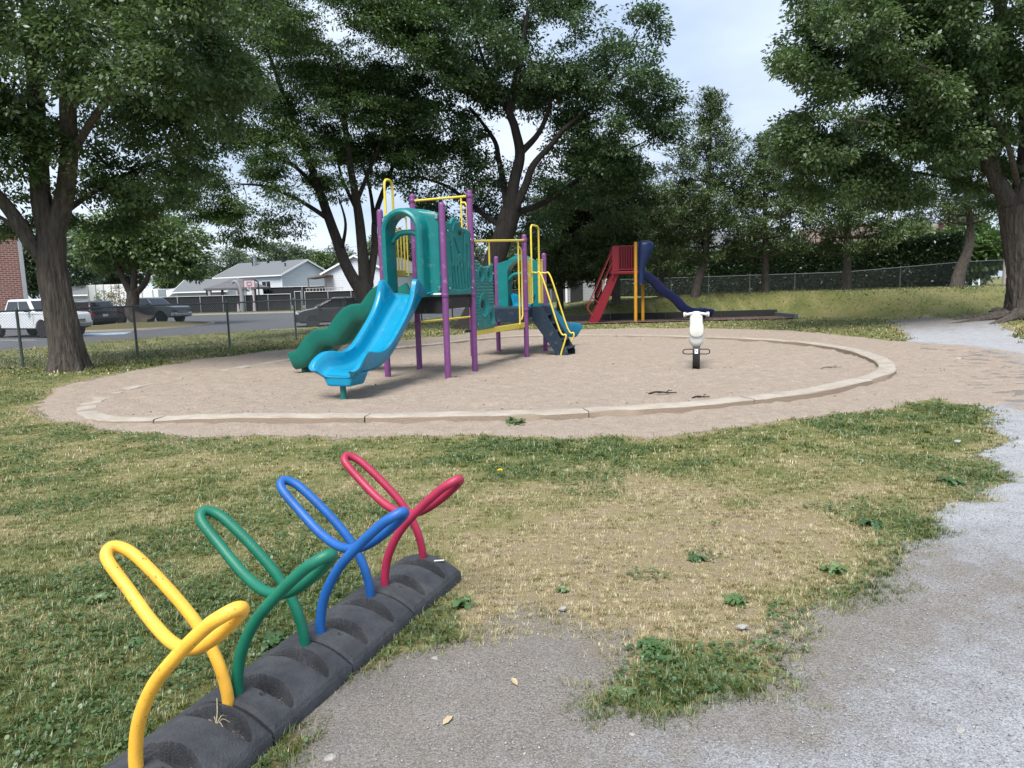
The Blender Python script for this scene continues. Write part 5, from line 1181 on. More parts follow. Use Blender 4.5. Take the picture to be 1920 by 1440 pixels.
# utility poles + wires
M_pole = mat('pale_wooden_pole', (.30, .28, .26), .9, .2, 8, .4, 30, stretch=(8, 8, .6)); 
wires = []
for px, D, h, lab in ((1884, 47, 9.0, 'pale utility pole at the right behind the hedge'), (1661, 72, 11.5, 'distant utility pole above the hedge by the spruces')):
    q = A(px, 530, D); z = .3; r_ = empty('utility_pole', (q[0], q[1], z), R(20), lab, 'utility pole')
    bm = bmesh.new(); lathe(bm, [(.17, -.5), (.12, h), (.11, h+.02)], 14); bmobj('pole', bm, M_pole, r_, smooth=60)
    bm = bmesh.new(); box(bm, (0, 0, h-.6), (2.2, .12, .12)); bmobj('cross_arm', bm, M_pole, r_)
    for x in (-.95, -.4, .95):
        bm = bmesh.new(); lathe(bm, [(.05, 0), (.07, .05), (.04, .14)], 10); bmobj('insulator', bm, M_metal, r_).location = (x, 0, h-.54)
    wires.append((q[0], q[1], z+h))
M_cable = mat('black_cable', (.03, .03, .035), .7, .1, 5)
def cable(a, b, sag, lab):
    P = [Vector(a)+(Vector(b)-Vector(a))*t-Vector((0, 0, sag*4*t*(1-t))) for t in np.linspace(0, 1, 25)]
    bm = bmesh.new(); tube(bm, P, .022, 5); o = bmobj('power_cable', bm, M_cable, None, smooth=True); tag(o, lab, 'cable')
w0_, w1_ = wires
cable((w0_[0], w0_[1], w0_[2]), (w1_[0], w1_[1], w1_[2]), .6, 'thin overhead cable running between the two utility poles')
e0 = A(1200, 252, 95); cable(w1_, tuple(e0), 1.0, 'upper thin overhead cable crossing the sky gap left of the far pole'); e0 = A(1200, 275, 95); cable((w1_[0], w1_[1], w1_[2]-1.2), tuple(e0), 1.0, 'lower thin overhead cable crossing the sky gap left of the far pole')
e1 = A(380, 473, 120); e2 = A(760, 455, 120); cable(tuple(e1), tuple(e2), .4, 'thin overhead cable above the bungalow roofs'); 
# ------------------------------------------------------------------ trees
def leaf_mat(name, cols, transl=.3, gloss=.06, under=None):
    m = blade_mat(name, cols, transl); n = m.node_tree
    for q in n.nodes:
        if q.type == 'MIX_SHADER' and abs(q.inputs[0].default_value-.05) < 1e-6: q.inputs[0].default_value = gloss
    return m
M_bark = mat('grey_brown_bark', (.035, .028, .023), .95, .3, 9, 1.0, 16, col2=(.125, .105, .09), c2pos=(.32, .72), stretch=(1.6, 1.6, .22)); M_barkd = mat('dark_bark', (.012, .010, .009), .95, .3, 9, .8, 16, col2=(.036, .031, .027), c2pos=(.35, .7), stretch=(2, 2, .3)); M_barkp = mat('pine_bark', (.05, .042, .036), .95, .3, 9, .8, 16, col2=(.13, .11, .095), c2pos=(.35, .7), stretch=(2, 2, .5))
for _m in (M_bark, M_barkd, M_barkp):
    for _q in _m.node_tree.nodes:
        if _q.type == 'BUMP': _q.inputs['Distance'].default_value = .06
L_maple = leaf_mat('silver_maple_leaf', [(0, (.034, .072, .020)), (.5, (.085, .148, .040)), (.84, (.14, .205, .068)), (.96, (.20, .25, .15)), (1, (.30, .35, .26))], .45, .05)
L_locust = leaf_mat('locust_leaf', [(0, (.026, .060, .015)), (.6, (.068, .128, .028)), (1, (.13, .20, .05))], .5, .04)
L_ash = leaf_mat('dark_maple_leaf', [(0, (.022, .055, .018)), (.6, (.065, .122, .036)), (.92, (.115, .18, .07)), (1, (.19, .25, .15))], .45, .05)
L_light = leaf_mat('pale_green_leaf', [(0, (.05, .10, .025)), (.6, (.11, .175, .045)), (1, (.18, .25, .07))], .4)
L_pine = leaf_mat('pine_needles', [(0, (.045, .068, .026)), (.6, (.095, .145, .055)), (.95, (.15, .19, .08)), (1, (.17, .15, .08))], .15, .03)
L_far = leaf_mat('far_foliage', [(0, (.045, .078, .034)), (.6, (.085, .13, .055)), (1, (.14, .19, .08))], .3)
L_spruce = leaf_mat('spruce_needles', [(0, (.018, .032, .026)), (1, (.05, .075, .055))], .1)
L_hedge = leaf_mat('hedge_foliage', [(0, (.010, .024, .008)), (.6, (.024, .050, .015)), (1, (.05, .085, .024))], .2)
L_cedar = leaf_mat('bright_shrub_leaf', [(0, (.04, .09, .02)), (1, (.12, .2, .05))], .35)

def leaves(C, S, n, size, spread, flat, outd, shape=.5, droop=.35, tone=None, needle=False):
    """C cluster centres (M,3), S cluster scale (M,) -> leaf quads"""
    M_ = len(C); N = M_*n
    c = np.repeat(C, n, 0); s = np.repeat(S, n)
    off = rng.normal(0, 1, (N, 3)); off /= np.maximum(1e-6, np.linalg.norm(off, axis=1))[:, None]; off *= (rng.random(N)**.45)[:, None]*spread*s[:, None]; off[:, 2] *= flat
    p = c+off
    o = np.repeat(outd, n, 0)
    if needle:
        d = off/np.maximum(1e-6, np.linalg.norm(off, axis=1))[:, None]*.8+rng.normal(0, .6, (N, 3)); d[:, 2] += .35
    else:
        d = off*1.2/spread+o*.5+rng.normal(0, .6, (N, 3)); d[:, 2] -= droop
    d /= np.linalg.norm(d, axis=1)[:, None]
    up = np.zeros((N, 3)); up[:, 2] = 1; up += rng.normal(0, .55, (N, 3))
    sd_ = np.cross(d, up); sd_ /= np.maximum(1e-6, np.linalg.norm(sd_, axis=1))[:, None]; nr = np.cross(sd_, d)
    L_ = size*(.6+.8*rng.random(N)); w_ = L_*shape
    V = np.empty((N, 4, 3), np.float32)
    V[:, 0] = p; V[:, 1] = p+d*(L_*.45)[:, None]+sd_*(w_/2)[:, None]+nr*(L_*.06)[:, None]; V[:, 2] = p+d*L_[:, None]; V[:, 3] = p+d*(L_*.45)[:, None]-sd_*(w_/2)[:, None]+nr*(L_*.06)[:, None]
    tone = rng.random(M_) if tone is None else tone; t = np.repeat(tone, n)*.55+rng.random(N)*.45
    return V.reshape(-1, 3), (np.arange(N)[:, None]*4+np.arange(4)[None]), np.repeat(t, 4)

def trunk_obj(root, limbs, m, base_flare=.55, seg=18, lump=.06):
    """limbs: list of (pts, r0, r1); first is the main trunk (with flare)"""
    bm = bmesh.new(); nodes = []
    for li, (pts, r0, r1) in enumerate(limbs):
        P = smooth_path(pts, 8 if li == 0 else 6); n = len(P); L_ = [0]
        for i in range(1, n): L_.append(L_[-1]+(P[i]-P[i-1]).length)
        tot = L_[-1]; rr = [r0+(r1-r0)*(l/tot)**.85 for l in L_]
        if li == 0:
            rr = [r_*(1+base_flare*math.exp(-l/(r0*.9))) for r_, l in zip(rr, L_)]
        ph = random.random()*6
        sg = (seg*4 if (seg > 20 and r0 > .15) else seg) if r0 > .12 else (8 if r0 > .05 else 5)
        if sg > 40:
            P = [P[0].lerp(P[0], 0)]+[P[i].lerp(P[i+1], k/4) for i in range(n-1) for k in range(1, 5)]; n = len(P); L_ = [0]
            for i in range(1, n): L_.append(L_[-1]+(P[i]-P[i-1]).length)
            rr = list(np.interp(L_, np.linspace(0, L_[-1], len(rr)), rr)); aa_ = np.arange(sg)/sg*6.2832
            LL, AA = np.meshgrid(np.arange(400)/40., aa_, indexing='ij')
            q_ = np.abs(fbm(np.cos(AA)*r0*22+np.sin(AA)*7+LL*.6, np.sin(AA)*r0*22+LL*2.2, 3, 33)-.5)*2; BR = .085*(np.clip(q_*2.2, 0, 1)-.5)
        def rf(i, a, li=li, ph=ph, L_=L_, r0=r0):
            v = 1+lump*math.sin(3*a+ph+L_[i]*.8)+lump*.7*math.sin(5*a-ph*2+L_[i]*1.7)
            if li == 0: v += .22*math.exp(-L_[i]/(r0*.8))*math.sin(5*a+ph)
            if sg > 40: v += BR[int(L_[i]*40) % 400, int(a/6.2832*sg) % sg]
            return v
        tube(bm, P, rr, sg, rfun=rf)
        for p, r_ in zip(P, rr): nodes.append((p.x, p.y, p.z, r_))
    o = bmobj('trunk', bm, m, root, smooth=80, recalc=False)
    return np.array(nodes)
def tree(name, label, base, limbs, blobs, leafm, barkm, n_leaf, size, spread=.45, flat=.55, shape=.5, per_vol=1.0, droop=.35, group=None, cat='tree', needle=False, twig_r=.012, thr=.36, noise=1.15, seg=18, flare=.55, minz=None, lump=.06, shell=.55, bits=True):
    """coordinates of limbs and blobs are relative to base; blobs: (cx,cy,cz,rx,ry,rz,nclusters)"""
    root = empty(name, tuple(base), 0, label, cat, group)
    nodes = trunk_obj(root, limbs, barkm, seg=seg, base_flare=flare, lump=lump)
    Cs = []; Os = []
    for cx, cy, cz, rx, ry, rz, nc in blobs:
        nc = int(nc*per_vol); u_ = rng.normal(0, 1, (nc*3, 3)); u_ /= np.linalg.norm(u_, axis=1)[:, None]; rad = (shell+(1.06-shell)*rng.random(nc*3)**.7)
        P = u_*rad[:, None]*np.array([rx, ry, rz])+np.array([cx, cy, cz])
        q = fbm(P[:, 0]*noise+base[0]*.7+P[:, 2]*.9, P[:, 1]*noise-P[:, 2]*noise*.8+base[1], 3, 91)
        P = P[q > thr]; u_ = u_[q > thr]; P = P[:nc]; u_ = u_[:nc]
        if minz is not None: k = P[:, 2] > minz; P = P[k]; u_ = u_[k]
        Cs.append(P); Os.append(u_)
    C = np.concatenate(Cs); O = np.concatenate(Os)
    # twigs: connect each cluster to the nearest node of the growing skeleton
    if bits:
        nd = nodes[:, :3]; d0 = np.sqrt(((C[:, None, :]-nd[None, ::2, :])**2).sum(-1)).min(1) if len(C)*len(nd) < 6e6 else np.linalg.norm(C, axis=1)
        order = np.argsort(d0); cap = len(nd)+len(C)*3+10; NN = np.zeros((cap, 3)); NN[:len(nd)] = nd; RR = np.zeros(cap); RR[:len(nd)] = nodes[:, 3]; cnt = len(nd)
        V = []; Fq = []
        for ci in order:
            p = C[ci]; dd = ((NN[:cnt]-p)**2).sum(1)+(RR[:cnt] > .25)*.6; j = int(dd.argmin()); q = NN[j]; L_ = math.sqrt(max(1e-6, ((q-p)**2).sum()))
            r0 = min(RR[j]*.7, twig_r*(1+L_*1.1)); r1 = max(.004, min(r0*.55, twig_r*.7))
            mid = (q+p)/2+rng.normal(0, .10, 3)*L_+np.array([0, 0, .07*L_]); pts = [q, mid, p]; rs = [r0, (r0+r1)/2, r1]; b0 = len(V)
            t = (p-q)/L_; a = np.cross(t, [0, 0, 1.]); a = a/max(1e-6, np.linalg.norm(a)) if np.linalg.norm(a) > 1e-3 else np.array([1., 0, 0]); b = np.cross(t, a)
            for pp, r_ in zip(pts, rs):
                for k in range(3):
                    an = k*2.094; V.append(pp+(a*math.cos(an)+b*math.sin(an))*r_)
            for i in range(2):
                for k in range(3): Fq.append((b0+i*3+k, b0+i*3+(k+1) % 3, b0+i*3+3+(k+1) % 3, b0+i*3+3+k))
            NN[cnt] = mid; RR[cnt] = rs[1]; NN[cnt+1] = p; RR[cnt+1] = r1; NN[cnt+2] = (mid+p)/2; RR[cnt+2] = (rs[1]+r1)/2; cnt += 3
        npmesh('twigs', np.array(V), [np.array(Fq)], barkm, root)
    S = .65+.7*rng.random(len(C)); tone = rng.random(len(C))
    V, Fq, t = leaves(C, S, n_leaf, size, spread, flat, O, shape, droop, tone, needle)
    cr_ = npmesh('crown', V, [Fq], leafm, root, attrs={'v': t})
    return root, len(Fq)
def rel(base, px, py, D):
    q = A(px, py, D); return (q[0]-base[0], q[1]-base[1], q[2]-base[2])
def mkblobs(base, lst, D):
    """lst: (px,py,dD,rpx,rpy,rd,n)"""
    out = []
    for px, py, dD, rx, ry, rd, n in lst:
        q = rel(base, px, py, D+dD); k = (D+dD)/FPX; out.append((*q, rx*k, rd, ry*k, n))
    return out
TOT = 0
# --- big left silver maple
g = G(128, 694); base = (g[0], g[1], 0); D = g[1]; rp = lambda x, y, d=0: rel(base, x, y, D+d)
limbs = [([(0, 0, -.15), rp(122, 640), rp(108, 560), rp(96, 480), rp(100, 400, .1)], .335, .28),
         ([rp(95, 500), rp(60, 460, -.2), rp(15, 390, -.4), rp(-60, 310, -.8), rp(-150, 200, -1)], .16, .08),
         ([rp(93, 450), rp(78, 380), rp(72, 280, .3), rp(66, 150, .6), rp(50, 0, 1), rp(20, -200, 1.4)], .205, .08),
         ([rp(104, 430), rp(122, 360), rp(130, 270, -.3), rp(128, 160, -.6), rp(150, 20, -.9), rp(190, -180, -1)], .20, .07),
         ([rp(128, 300, -.3), rp(190, 200, -.8), rp(270, 110, -1.2), rp(360, 30, -1.4)], .10, .03),
         ([rp(70, 250, .3), rp(20, 180, 1), rp(-60, 100, 1.6)], .11, .04), ([rp(104, 410), rp(160, 370, 1.2), rp(230, 330, 2.2), rp(300, 300, 3)], .09, .03), ([rp(60, 462, -.2), rp(20, 420, .8), rp(-30, 390, 1.6)], .08, .03),
         ([rp(66, 150, .6), rp(130, 60, 2), rp(260, -40, 3)], .09, .03)]
bl_ = mkblobs(base, [(90, 60, 0, 300, 180, 3.2, 520), (300, 90, -1, 190, 150, 2.4, 330), (-40, 180, 0, 170, 190, 2.6, 260), (60, 300, .5, 120, 85, 2.2, 120), (240, 290, .8, 130, 100, 2.2, 120), (330, 200, 1.5, 110, 120, 2, 100), (180, 390, 1.6, 90, 55, 1.6, 70), (390, 60, -1.5, 130, 100, 1.8, 170), (0, 400, 1.5, 90, 45, 1.4, 45), (100, -180, 0, 420, 160, 3.4, 500), (400, -150, 0, 250, 130, 2.5, 200), (500, 40, -1, 90, 60, 1.2, 50)], D)
_, k_ = tree('silver_maple', 'large silver maple with forked grey trunk at the left, overhanging the sand', base, limbs, bl_, L_maple, M_bark, 74, .100, .40, .48, .55, thr=.535, seg=22, lump=.04, flare=.46, per_vol=.95); TOT += k_
# --- honey locust behind the slides
g = (A(698, 600, 27.5)); base = (g[0], g[1], 0); D = 27.5; rp = lambda x, y, d=0: rel(base, x, y, D+d)
limbs = [([(0, 0, -.2), rp(693, 590), rp(685, 555), rp(675, 530)], .42, .36),
         ([rp(682, 555), rp(650, 500), rp(628, 440), rp(600, 360, .3), rp(575, 290, .5), rp(540, 200, .8), rp(500, 90, 1)], .25, .06),
         ([rp(686, 545), rp(680, 480), rp(672, 400), rp(655, 300, -.5), rp(642, 190, -.8), rp(632, 120, -1)], .25, .05),
         ([rp(690, 540), rp(702, 470, .5), rp(705, 400, 1), rp(740, 300, 1.4), rp(760, 200, 1.8)], .16, .05),
         ([rp(615, 410), rp(560, 375, -.4), rp(500, 350, -.8), rp(450, 345, -1)], .10, .03), ([rp(640, 470), rp(648, 420, -.8), rp(635, 370, -1.5)], .08, .03),
         ([rp(600, 360, .3), rp(550, 310, 1), rp(480, 270, 1.6), rp(420, 240, 2)], .10, .03), ([rp(668, 380), rp(700, 300), rp(720, 240), rp(725, 150)], .10, .03), ([rp(672, 400), rp(640, 330, 1), rp(628, 260, 1.6)], .09, .03), ([rp(702, 420, .8), rp(690, 340, 2), rp(650, 240, 3)], .09, .03)]
bl_ = mkblobs(base, [(520, 100, 0, 170, 110, 3.4, 260), (660, 60, 0, 150, 110, 3.4, 240), (450, 200, 0, 120, 90, 2.6, 170), (600, 200, 0, 130, 90, 3, 190), (470, 300, -1, 110, 60, 2.2, 120), (560, 300, 0, 100, 60, 2.4, 90), (700, 200, 1, 110, 90, 2.6, 160), (410, 370, -1, 90, 45, 2, 90), (520, 385, -1, 90, 38, 2, 70), (760, 110, 0, 110, 110, 2.5, 150), (740, 300, 1.5, 80, 50, 2, 70), (640, 340, .5, 70, 35, 2, 30), (560, -60, 0, 300, 90, 3.4, 250), (455, 430, -1, 70, 32, 1.6, 40), (600, 430, .8, 50, 24, 1.4, 18), (650, 20, 0, 90, 70, 2.4, 130), (700, 110, .5, 60, 60, 2, 60), (480, 20, 0, 100, 60, 2.4, 100)], D)
_, k_ = tree('honey_locust', 'feathery locust tree with several dark stems behind the slides', base, limbs, bl_, L_locust, M_barkd, 80, .125, .52, .32, .38, per_vol=1.15, thr=.55, seg=14, droop=.5, noise=.9); TOT += k_
# --- central maple
g = G(878, 616); base = (g[0], g[1], 0); D = g[1]; rp = lambda x, y, d=0: rel(base, x, y, D+d)
limbs = [([(0, 0, -.2), rp(890, 590), rp(915, 520), rp(940, 450), rp(958, 395)], .46, .40),
         ([rp(955, 405), rp(965, 340), rp(975, 290), rp(965, 240, -.3), rp(955, 200, -.5), rp(975, 120, -.8), rp(990, 20, -1)], .27, .07),
         ([rp(960, 400), rp(985, 350, -.2), rp(1000, 310, -.4), rp(1035, 270, -.6), rp(1060, 240, -.8), rp(1110, 200, -1)], .20, .05),
         ([rp(952, 410), rp(945, 350, .4), rp(935, 300, .7), rp(925, 260, .9), rp(880, 200, 1.4)], .18, .05),
         ([rp(978, 285), rp(1010, 250), rp(1030, 200), rp(1040, 130)], .14, .04), ([rp(965, 400, .4), rp(1020, 380, 1), rp(1080, 340, 1.6), rp(1140, 300, 2), rp(1200, 270, 2.2)], .15, .04),
         ([rp(945, 430), rp(890, 390, .8), rp(840, 350, 1.4), rp(780, 330, 2)], .13, .04), ([rp(958, 220, -.4), rp(920, 150, -.2), rp(890, 60, 0)], .11, .04), ([rp(1110, 200, -1), rp(1160, 120, -1), rp(1200, 50, -1)], .07, .02)]
bl_ = mkblobs(base, [(790, 60, 0, 90, 90, 2.6, 120), (880, 80, 0, 150, 110, 3.4, 260), (1000, 80, 0, 130, 100, 3.4, 230), (1160, 160, 0, 105, 65, 2.6, 150), (1195, 50, 0, 50, 40, 1.0, 34), (800, 200, 0, 120, 100, 3, 210), (1170, 250, .5, 100, 80, 2.8, 180), (930, 170, 1, 90, 50, 2.6, 70), (1060, 180, 1, 80, 40, 2.5, 60), (840, 340, 1.2, 110, 60, 2.4, 150), (1100, 330, 1.5, 110, 50, 2.4, 140), (880, 420, 1.8, 60, 40, 1.6, 45), (990, 400, 2.0, 70, 60, 1.4, 50), (1220, 200, -.5, 60, 70, 1.6, 55), (760, 290, 1, 70, 60, 2, 70), (900, -80, 0, 250, 100, 3.6, 280), (960, -10, 0, 140, 60, 2.4, 90), (1215, 290, .5, 50, 50, 1.6, 30), (1080, 250, 2, 70, 40, 1.5, 40)], D)
_, k_ = tree('maple_tree', 'broad dark maple with leaning trunk behind the play structure', base, limbs, bl_, L_ash, M_barkd, 72, .135, .46, .52, .5, per_vol=1.05, thr=.52, seg=14, noise=1.0); TOT += k_
# --- right silver maple
base = (15.95, 22.4, .22); D = 22.4; rp = lambda x, y, d=0: rel(base, x, y, D+d)
limbs = [([(0, 0, -.3), rp(1924, 590), rp(1922, 520), rp(1912, 440), rp(1905, 385)], .52, .45),
         ([rp(1902, 395), rp(1870, 340), rp(1850, 280), rp(1842, 200, -.3), rp(1850, 100, -.5), rp(1800, 0, -.8)], .26, .08),
         ([rp(1906, 400), rp(1925, 330), rp(1930, 230, .3), rp(1905, 140, .3), rp(1880, 60, .5), rp(1870, -100, .5)], .33, .11),
         ([rp(1845, 260), rp(1790, 250, -.8), rp(1700, 240, -1.4), rp(1600, 225, -2)], .10, .03), ([rp(1905, 150, .3), rp(1820, 90, -.8), rp(1720, 40, -1.4), rp(1620, 20, -2)], .12, .03),
         ([rp(1885, 370), rp(1840, 350, 1), rp(1780, 335, 1.8), rp(1700, 320, 2.4)], .09, .03), ([rp(1908, 350), rp(1880, 250, -1.4), rp(1800, 160, -2.4), rp(1720, 120, -3)], .10, .03), ([rp(1912, 330), rp(1960, 240), rp(2050, 120)], .2, .06)]
bl_ = mkblobs(base, [(1640, 60, -1, 150, 90, 2.8, 260), (1560, 90, -1, 85, 80, 2.2, 130), (1780, 60, -1, 140, 100, 3, 280), (1640, 200, -.5, 150, 80, 2.8, 280), (1540, 260, -1, 75, 55, 1.8, 95), (1700, 280, 0, 130, 62, 2.6, 210), (1800, 200, 0, 110, 90, 2.6, 180), (1570, 330, 0, 90, 40, 1.8, 85), (1680, 350, .6, 90, 34, 1.8, 75), (1800, 330, 1.4, 80, 30, 1.6, 50), (1900, 60, -1, 130, 140, 2.8, 240), (1500, 120, -1.4, 36, 50, .9, 22), (1930, 250, 1.4, 90, 80, 1.8, 70), (1750, -120, -1, 320, 110, 3.4, 420), (1990, 100, 0, 120, 200, 3, 160), (1900, 350, 2.4, 60, 40, 1.2, 30)], D)
_, k_ = tree('silver_maple', 'massive silver maple with rooted trunk at the right edge above the path', base, limbs, bl_, L_maple, M_bark, 78, .120, .44, .48, .52, thr=.52, seg=24, flare=.42, droop=.45, lump=.04, per_vol=1.0); TOT += k_
# roots of the right maple
bm = bmesh.new()
for pts in ([(-.5, -.3, .15), (-1.1, -.35, .06), (-1.9, -.5, -.04), (-2.6, -.5, -.12)], [(-.4, -.5, .1), (-1.0, -.9, 0), (-1.7, -1.3, -.12)], [(-.1, -.6, .1), (-.2, -1.3, -.04), (-.7, -2.0, -.16)], [(-.55, 0, .1), (-1.2, .3, .02), (-1.9, .4, -.1)]):
    tube(bm, smooth_path(pts, 5), [.17-.009*k for k in range(16)], 8)
rt_ = bmobj('surface_roots', bm, M_bark, bpy.data.objects['silver_maple.001'] if 'silver_maple.001' in bpy.data.objects else None, smooth=True)
# --- island tree
base = (ISL[0]+.3, ISL[1]+.5, .0); D = base[1]; rp = lambda x, y, d=0: rel(base, x, y, D+d)
limbs = [([(0, 0, -.2), rp(249, 590), rp(250, 560), rp(250, 545)], .42, .38), ([rp(248, 555), rp(230, 520), rp(215, 480), rp(200, 440)], .26, .08), ([rp(250, 550), rp(253, 500), rp(258, 460), rp(245, 430)], .26, .08), ([rp(254, 550), rp(272, 530), rp(283, 500), rp(300, 450)], .22, .06), ([rp(258, 490), rp(285, 465), rp(310, 435)], .15, .05)]
bl_ = mkblobs(base, [(240, 440, 0, 75, 38, 2.4, 150), (310, 450, 0, 65, 45, 2.4, 150), (200, 470, 0, 55, 35, 2, 90), (340, 490, 0, 45, 30, 1.8, 70), (280, 480, 1, 60, 30, 1.8, 60), (270, 420, 0, 60, 30, 2, 80)], D)
_, k_ = tree('island_tree', 'light green multi-stemmed tree on the grass island in the parking lot', base, limbs, bl_, L_light, M_bark, 40, .26, .75, .5, .5, thr=.30, seg=12); TOT += k_
# --- pines along the mound
PG = 'pines on the mound in front of the hedge'
def pine(base, top, label, lean=(0, 0), r0=.24, first=2.2, spreadm=2.6, seed=0, dens=1.0, needle=.20, trunkpts=None, leafm=None, nl=26, droopy=0.0, dbl=False):
    random.seed(seed)
    H_ = top; pts = trunkpts or [(0, 0, -.3), (lean[0]*.15, lean[1]*.15, H_*.2), (lean[0]*.55, lean[1]*.55, H_*.5), (lean[0], lean[1], H_*.8), (lean[0], lean[1], H_)]
    limbs = [(pts, r0, .03)]; P = smooth_path(pts, 12); blobs = []
    z = first
    C = []
    def at(zz):
        for i in range(len(P)-1):
            if P[i].z <= zz <= P[i+1].z: return P[i]+(P[i+1]-P[i])*((zz-P[i].z)/max(1e-6, P[i+1].z-P[i].z))
        return P[-1]
    while z < H_:
        t = (z-first)/(H_-first); R_ = spreadm*(.55+.6*math.sin(math.pi*min(1, .25+.75*t)))*(1-t**2.2*.75)*random.uniform(.8, 1.15); nb = 5
        a0 = random.random()*6
        for k in range(nb):
            if random.random() < .14: continue
            a = a0+6.283*k/nb+random.uniform(-.3, .3); L_ = R_*random.uniform(.55, 1.1); c = at(z); rise = L_*(random.uniform(.05, .35)+.35*t-.25*droopy)
            e = c+Vector((math.cos(a)*L_, math.sin(a)*L_, rise)); m_ = c+Vector((math.cos(a)*L_*.5, math.sin(a)*L_*.5, rise*.25-.1*droopy))
            limbs.append(([tuple(c), tuple(m_), tuple(e)], .05*(1-.5*t), .015))
            nsub = max(2, int(L_*3.4*dens))
            for s in range(nsub):
                q = .35+.65*(s+random.random())/nsub; w_ = .30*L_*(1.15-q)+.12
                pp = c+(e-c)*q+Vector((random.gauss(0, w_), random.gauss(0, w_), random.gauss(.05, .12))); C.append(tuple(pp))
        z += random.uniform(.34, .55)
    C = np.array(C); root = empty('pine_tree', base, 0, label, 'tree', PG)
    trunk_obj(root, limbs, M_barkp, seg=10, base_flare=.3)
    O = np.zeros_like(C); V, Fq, t = leaves(C, .7+.6*rng.random(len(C)), int(nl*2.0), needle, .36, .62, O, .26, 0, rng.random(len(C)), True)
    npmesh('crown', V, [Fq], leafm or L_pine, root, attrs={'v': t}); return len(Fq)
def gb(px, py, D): q = A(px, py, D); return (q[0], q[1], T1(q[0], q[1])-.05)
b_ = gb(1300, 550, 35.2); TOT += pine(b_, 9.3, 'leaning-trunked open pine right of the navy slide', (.9, .4), .23, 1.9, 2.5, 3, 1.15, nl=34, trunkpts=[(0, 0, -.3), (.28, 0, 1.0), (.62, .1, 2.1), (.70, .2, 4.5), (.82, .3, 7), (.85, .3, 9.3)])
b_ = gb(1155, 565, 35.4); TOT += pine(b_, 7.4, 'bushy dark pine directly behind the red stairs', (.1, .3), .25, 1.4, 3.2, 5, 1.3, nl=38)
b_ = gb(1122, 566, 36.6); TOT += pine(b_, 8.0, 'tall shaded pine left of the red stairs beside the grey shed', (.1, .3), .24, 1.6, 3.2, 8, 1.3, nl=38)
b_ = gb(1050, 570, 37.6); TOT += pine(b_, 6.6, 'low wide pine between the play structure and the grey shed', (.1, .3), .22, 1.2, 2.8, 9, 1.2, nl=38)
b_ = gb(1240, 555, 42); TOT += pine(b_, 6.6, 'pine standing back near the hedge between the navy slide and leaning pine', (.1, .3), .22, 1.3, 2.8, 19, 1.1)
b_ = gb(1435, 543, 35.4); TOT += pine(b_, 7.2, 'slender pine in the middle of the mound', (-.1, .2), .21, 1.7, 2.4, 11, 1.15, nl=32)
b_ = gb(1587, 538, 33.4); TOT += pine(b_, 7.6, 'straight pine on the mound below the right maple crown', (.05, .2), .23, 1.7, 2.6, 13, 1.15, nl=32)
b_ = gb(1795, 536, 33.0); TOT += pine(b_, 6.6, 'crooked dark pine left of the massive maple trunk', (.6, .2), .30, 2.9, 2.4, 17, .9, trunkpts=[(-.1, 0, -.3), (.05, 0, .7), (.42, 0, 1.8), (.5, .1, 3.0), (.3, .2, 4.2), (.4, .2, 5.4), (.5, .2, 6.6)])
# spruces far behind
def spruce(px, D, h, r_, label, seed):
    q = A(px, 530, D); base = (q[0], q[1], .3); random.seed(seed); C = []
    root = empty('spruce_tree', base, 0, label, 'tree', 'spruces behind the hedge')
    trunk_obj(root, [([(0, 0, -.3), (0, 0, h*.5), (0, 0, h)], .25, .03)], M_barkd, seg=8)
    z = .8
    while z < h:
        R_ = r_*(1-z/h)**.85; n = max(4, int(16*R_/r_)+3)
        for k in range(n):
            a = 6.283*k/n+random.random(); 
            for s in range(max(2, int(R_*3))):
                rr = R_*random.uniform(.3, 1.05); C.append((math.cos(a)*rr, math.sin(a)*rr, z-rr*.18+random.gauss(0, .08)))
        z += h*.045
    C = np.array(C); V, Fq, t = leaves(C, .8+.5*rng.random(len(C)), 14, .32, .34, .35, C/np.maximum(.1, np.linalg.norm(C, axis=1))[:, None], .3, .3, rng.random(len(C)))
    npmesh('crown', V, [Fq], L_spruce, root, attrs={'v': t}); return len(Fq)
TOT += spruce(1715, 74, 12.0, 3.6, 'tall dark spruce behind the hedge beside the distant utility pole', 1)
TOT += spruce(1785, 68, 11.5, 3.2, 'second dark spruce behind the hedge, nearer the massive maple', 2)
TOT += spruce(1600, 95, 12, 3.6, 'far spruce glimpsed left of the distant utility pole', 4)
# generic background trees
def bgtree(px, py_top, D, wpx, label, leafm, zb=-.3, n=170, size=.36, name='background_tree', group='trees beyond the houses', seed=0, trunkr=.2, low=.25, thr=.3):
    q = A(px, 550, D); top = A(px, py_top, D)[2]-zb; w_ = wpx*D/FPX/2; base = (q[0], q[1], zb)
    random.seed(seed+px); lim = [([(0, 0, -.2), (.1, 0, top*.25), (0, 0, top*.6)], trunkr, .06)]
    for k in range(5):
        a = k*1.256+random.random(); lim.append(([(.05, 0, top*(.22+.06*k)), (math.cos(a)*w_*.4, math.sin(a)*w_*.4, top*(.42+.06*k)), (math.cos(a)*w_*.7, math.sin(a)*w_*.7, top*(.55+.07*k))], trunkr*.45, .03))
    bl2 = [(0, 0, top*(low+1)/2, w_*.75, w_*.7, top*(1-low)/2, n)]
    for k in range(6):
        a = k*1.05+random.random(); rr = random.uniform(.4, .62)*w_; bl2.append((math.cos(a)*rr, math.sin(a)*rr, top*random.uniform(low+.15, .82), w_*.48, w_*.5, top*.17, n*.35))
    _, k2 = tree(name, label, base, lim, bl2, leafm, M_barkd, 30, size, .7*max(1, size/.3), .6, .5, group=group, thr=thr, seg=8, twig_r=.03, noise=.5, bits=False); return k2
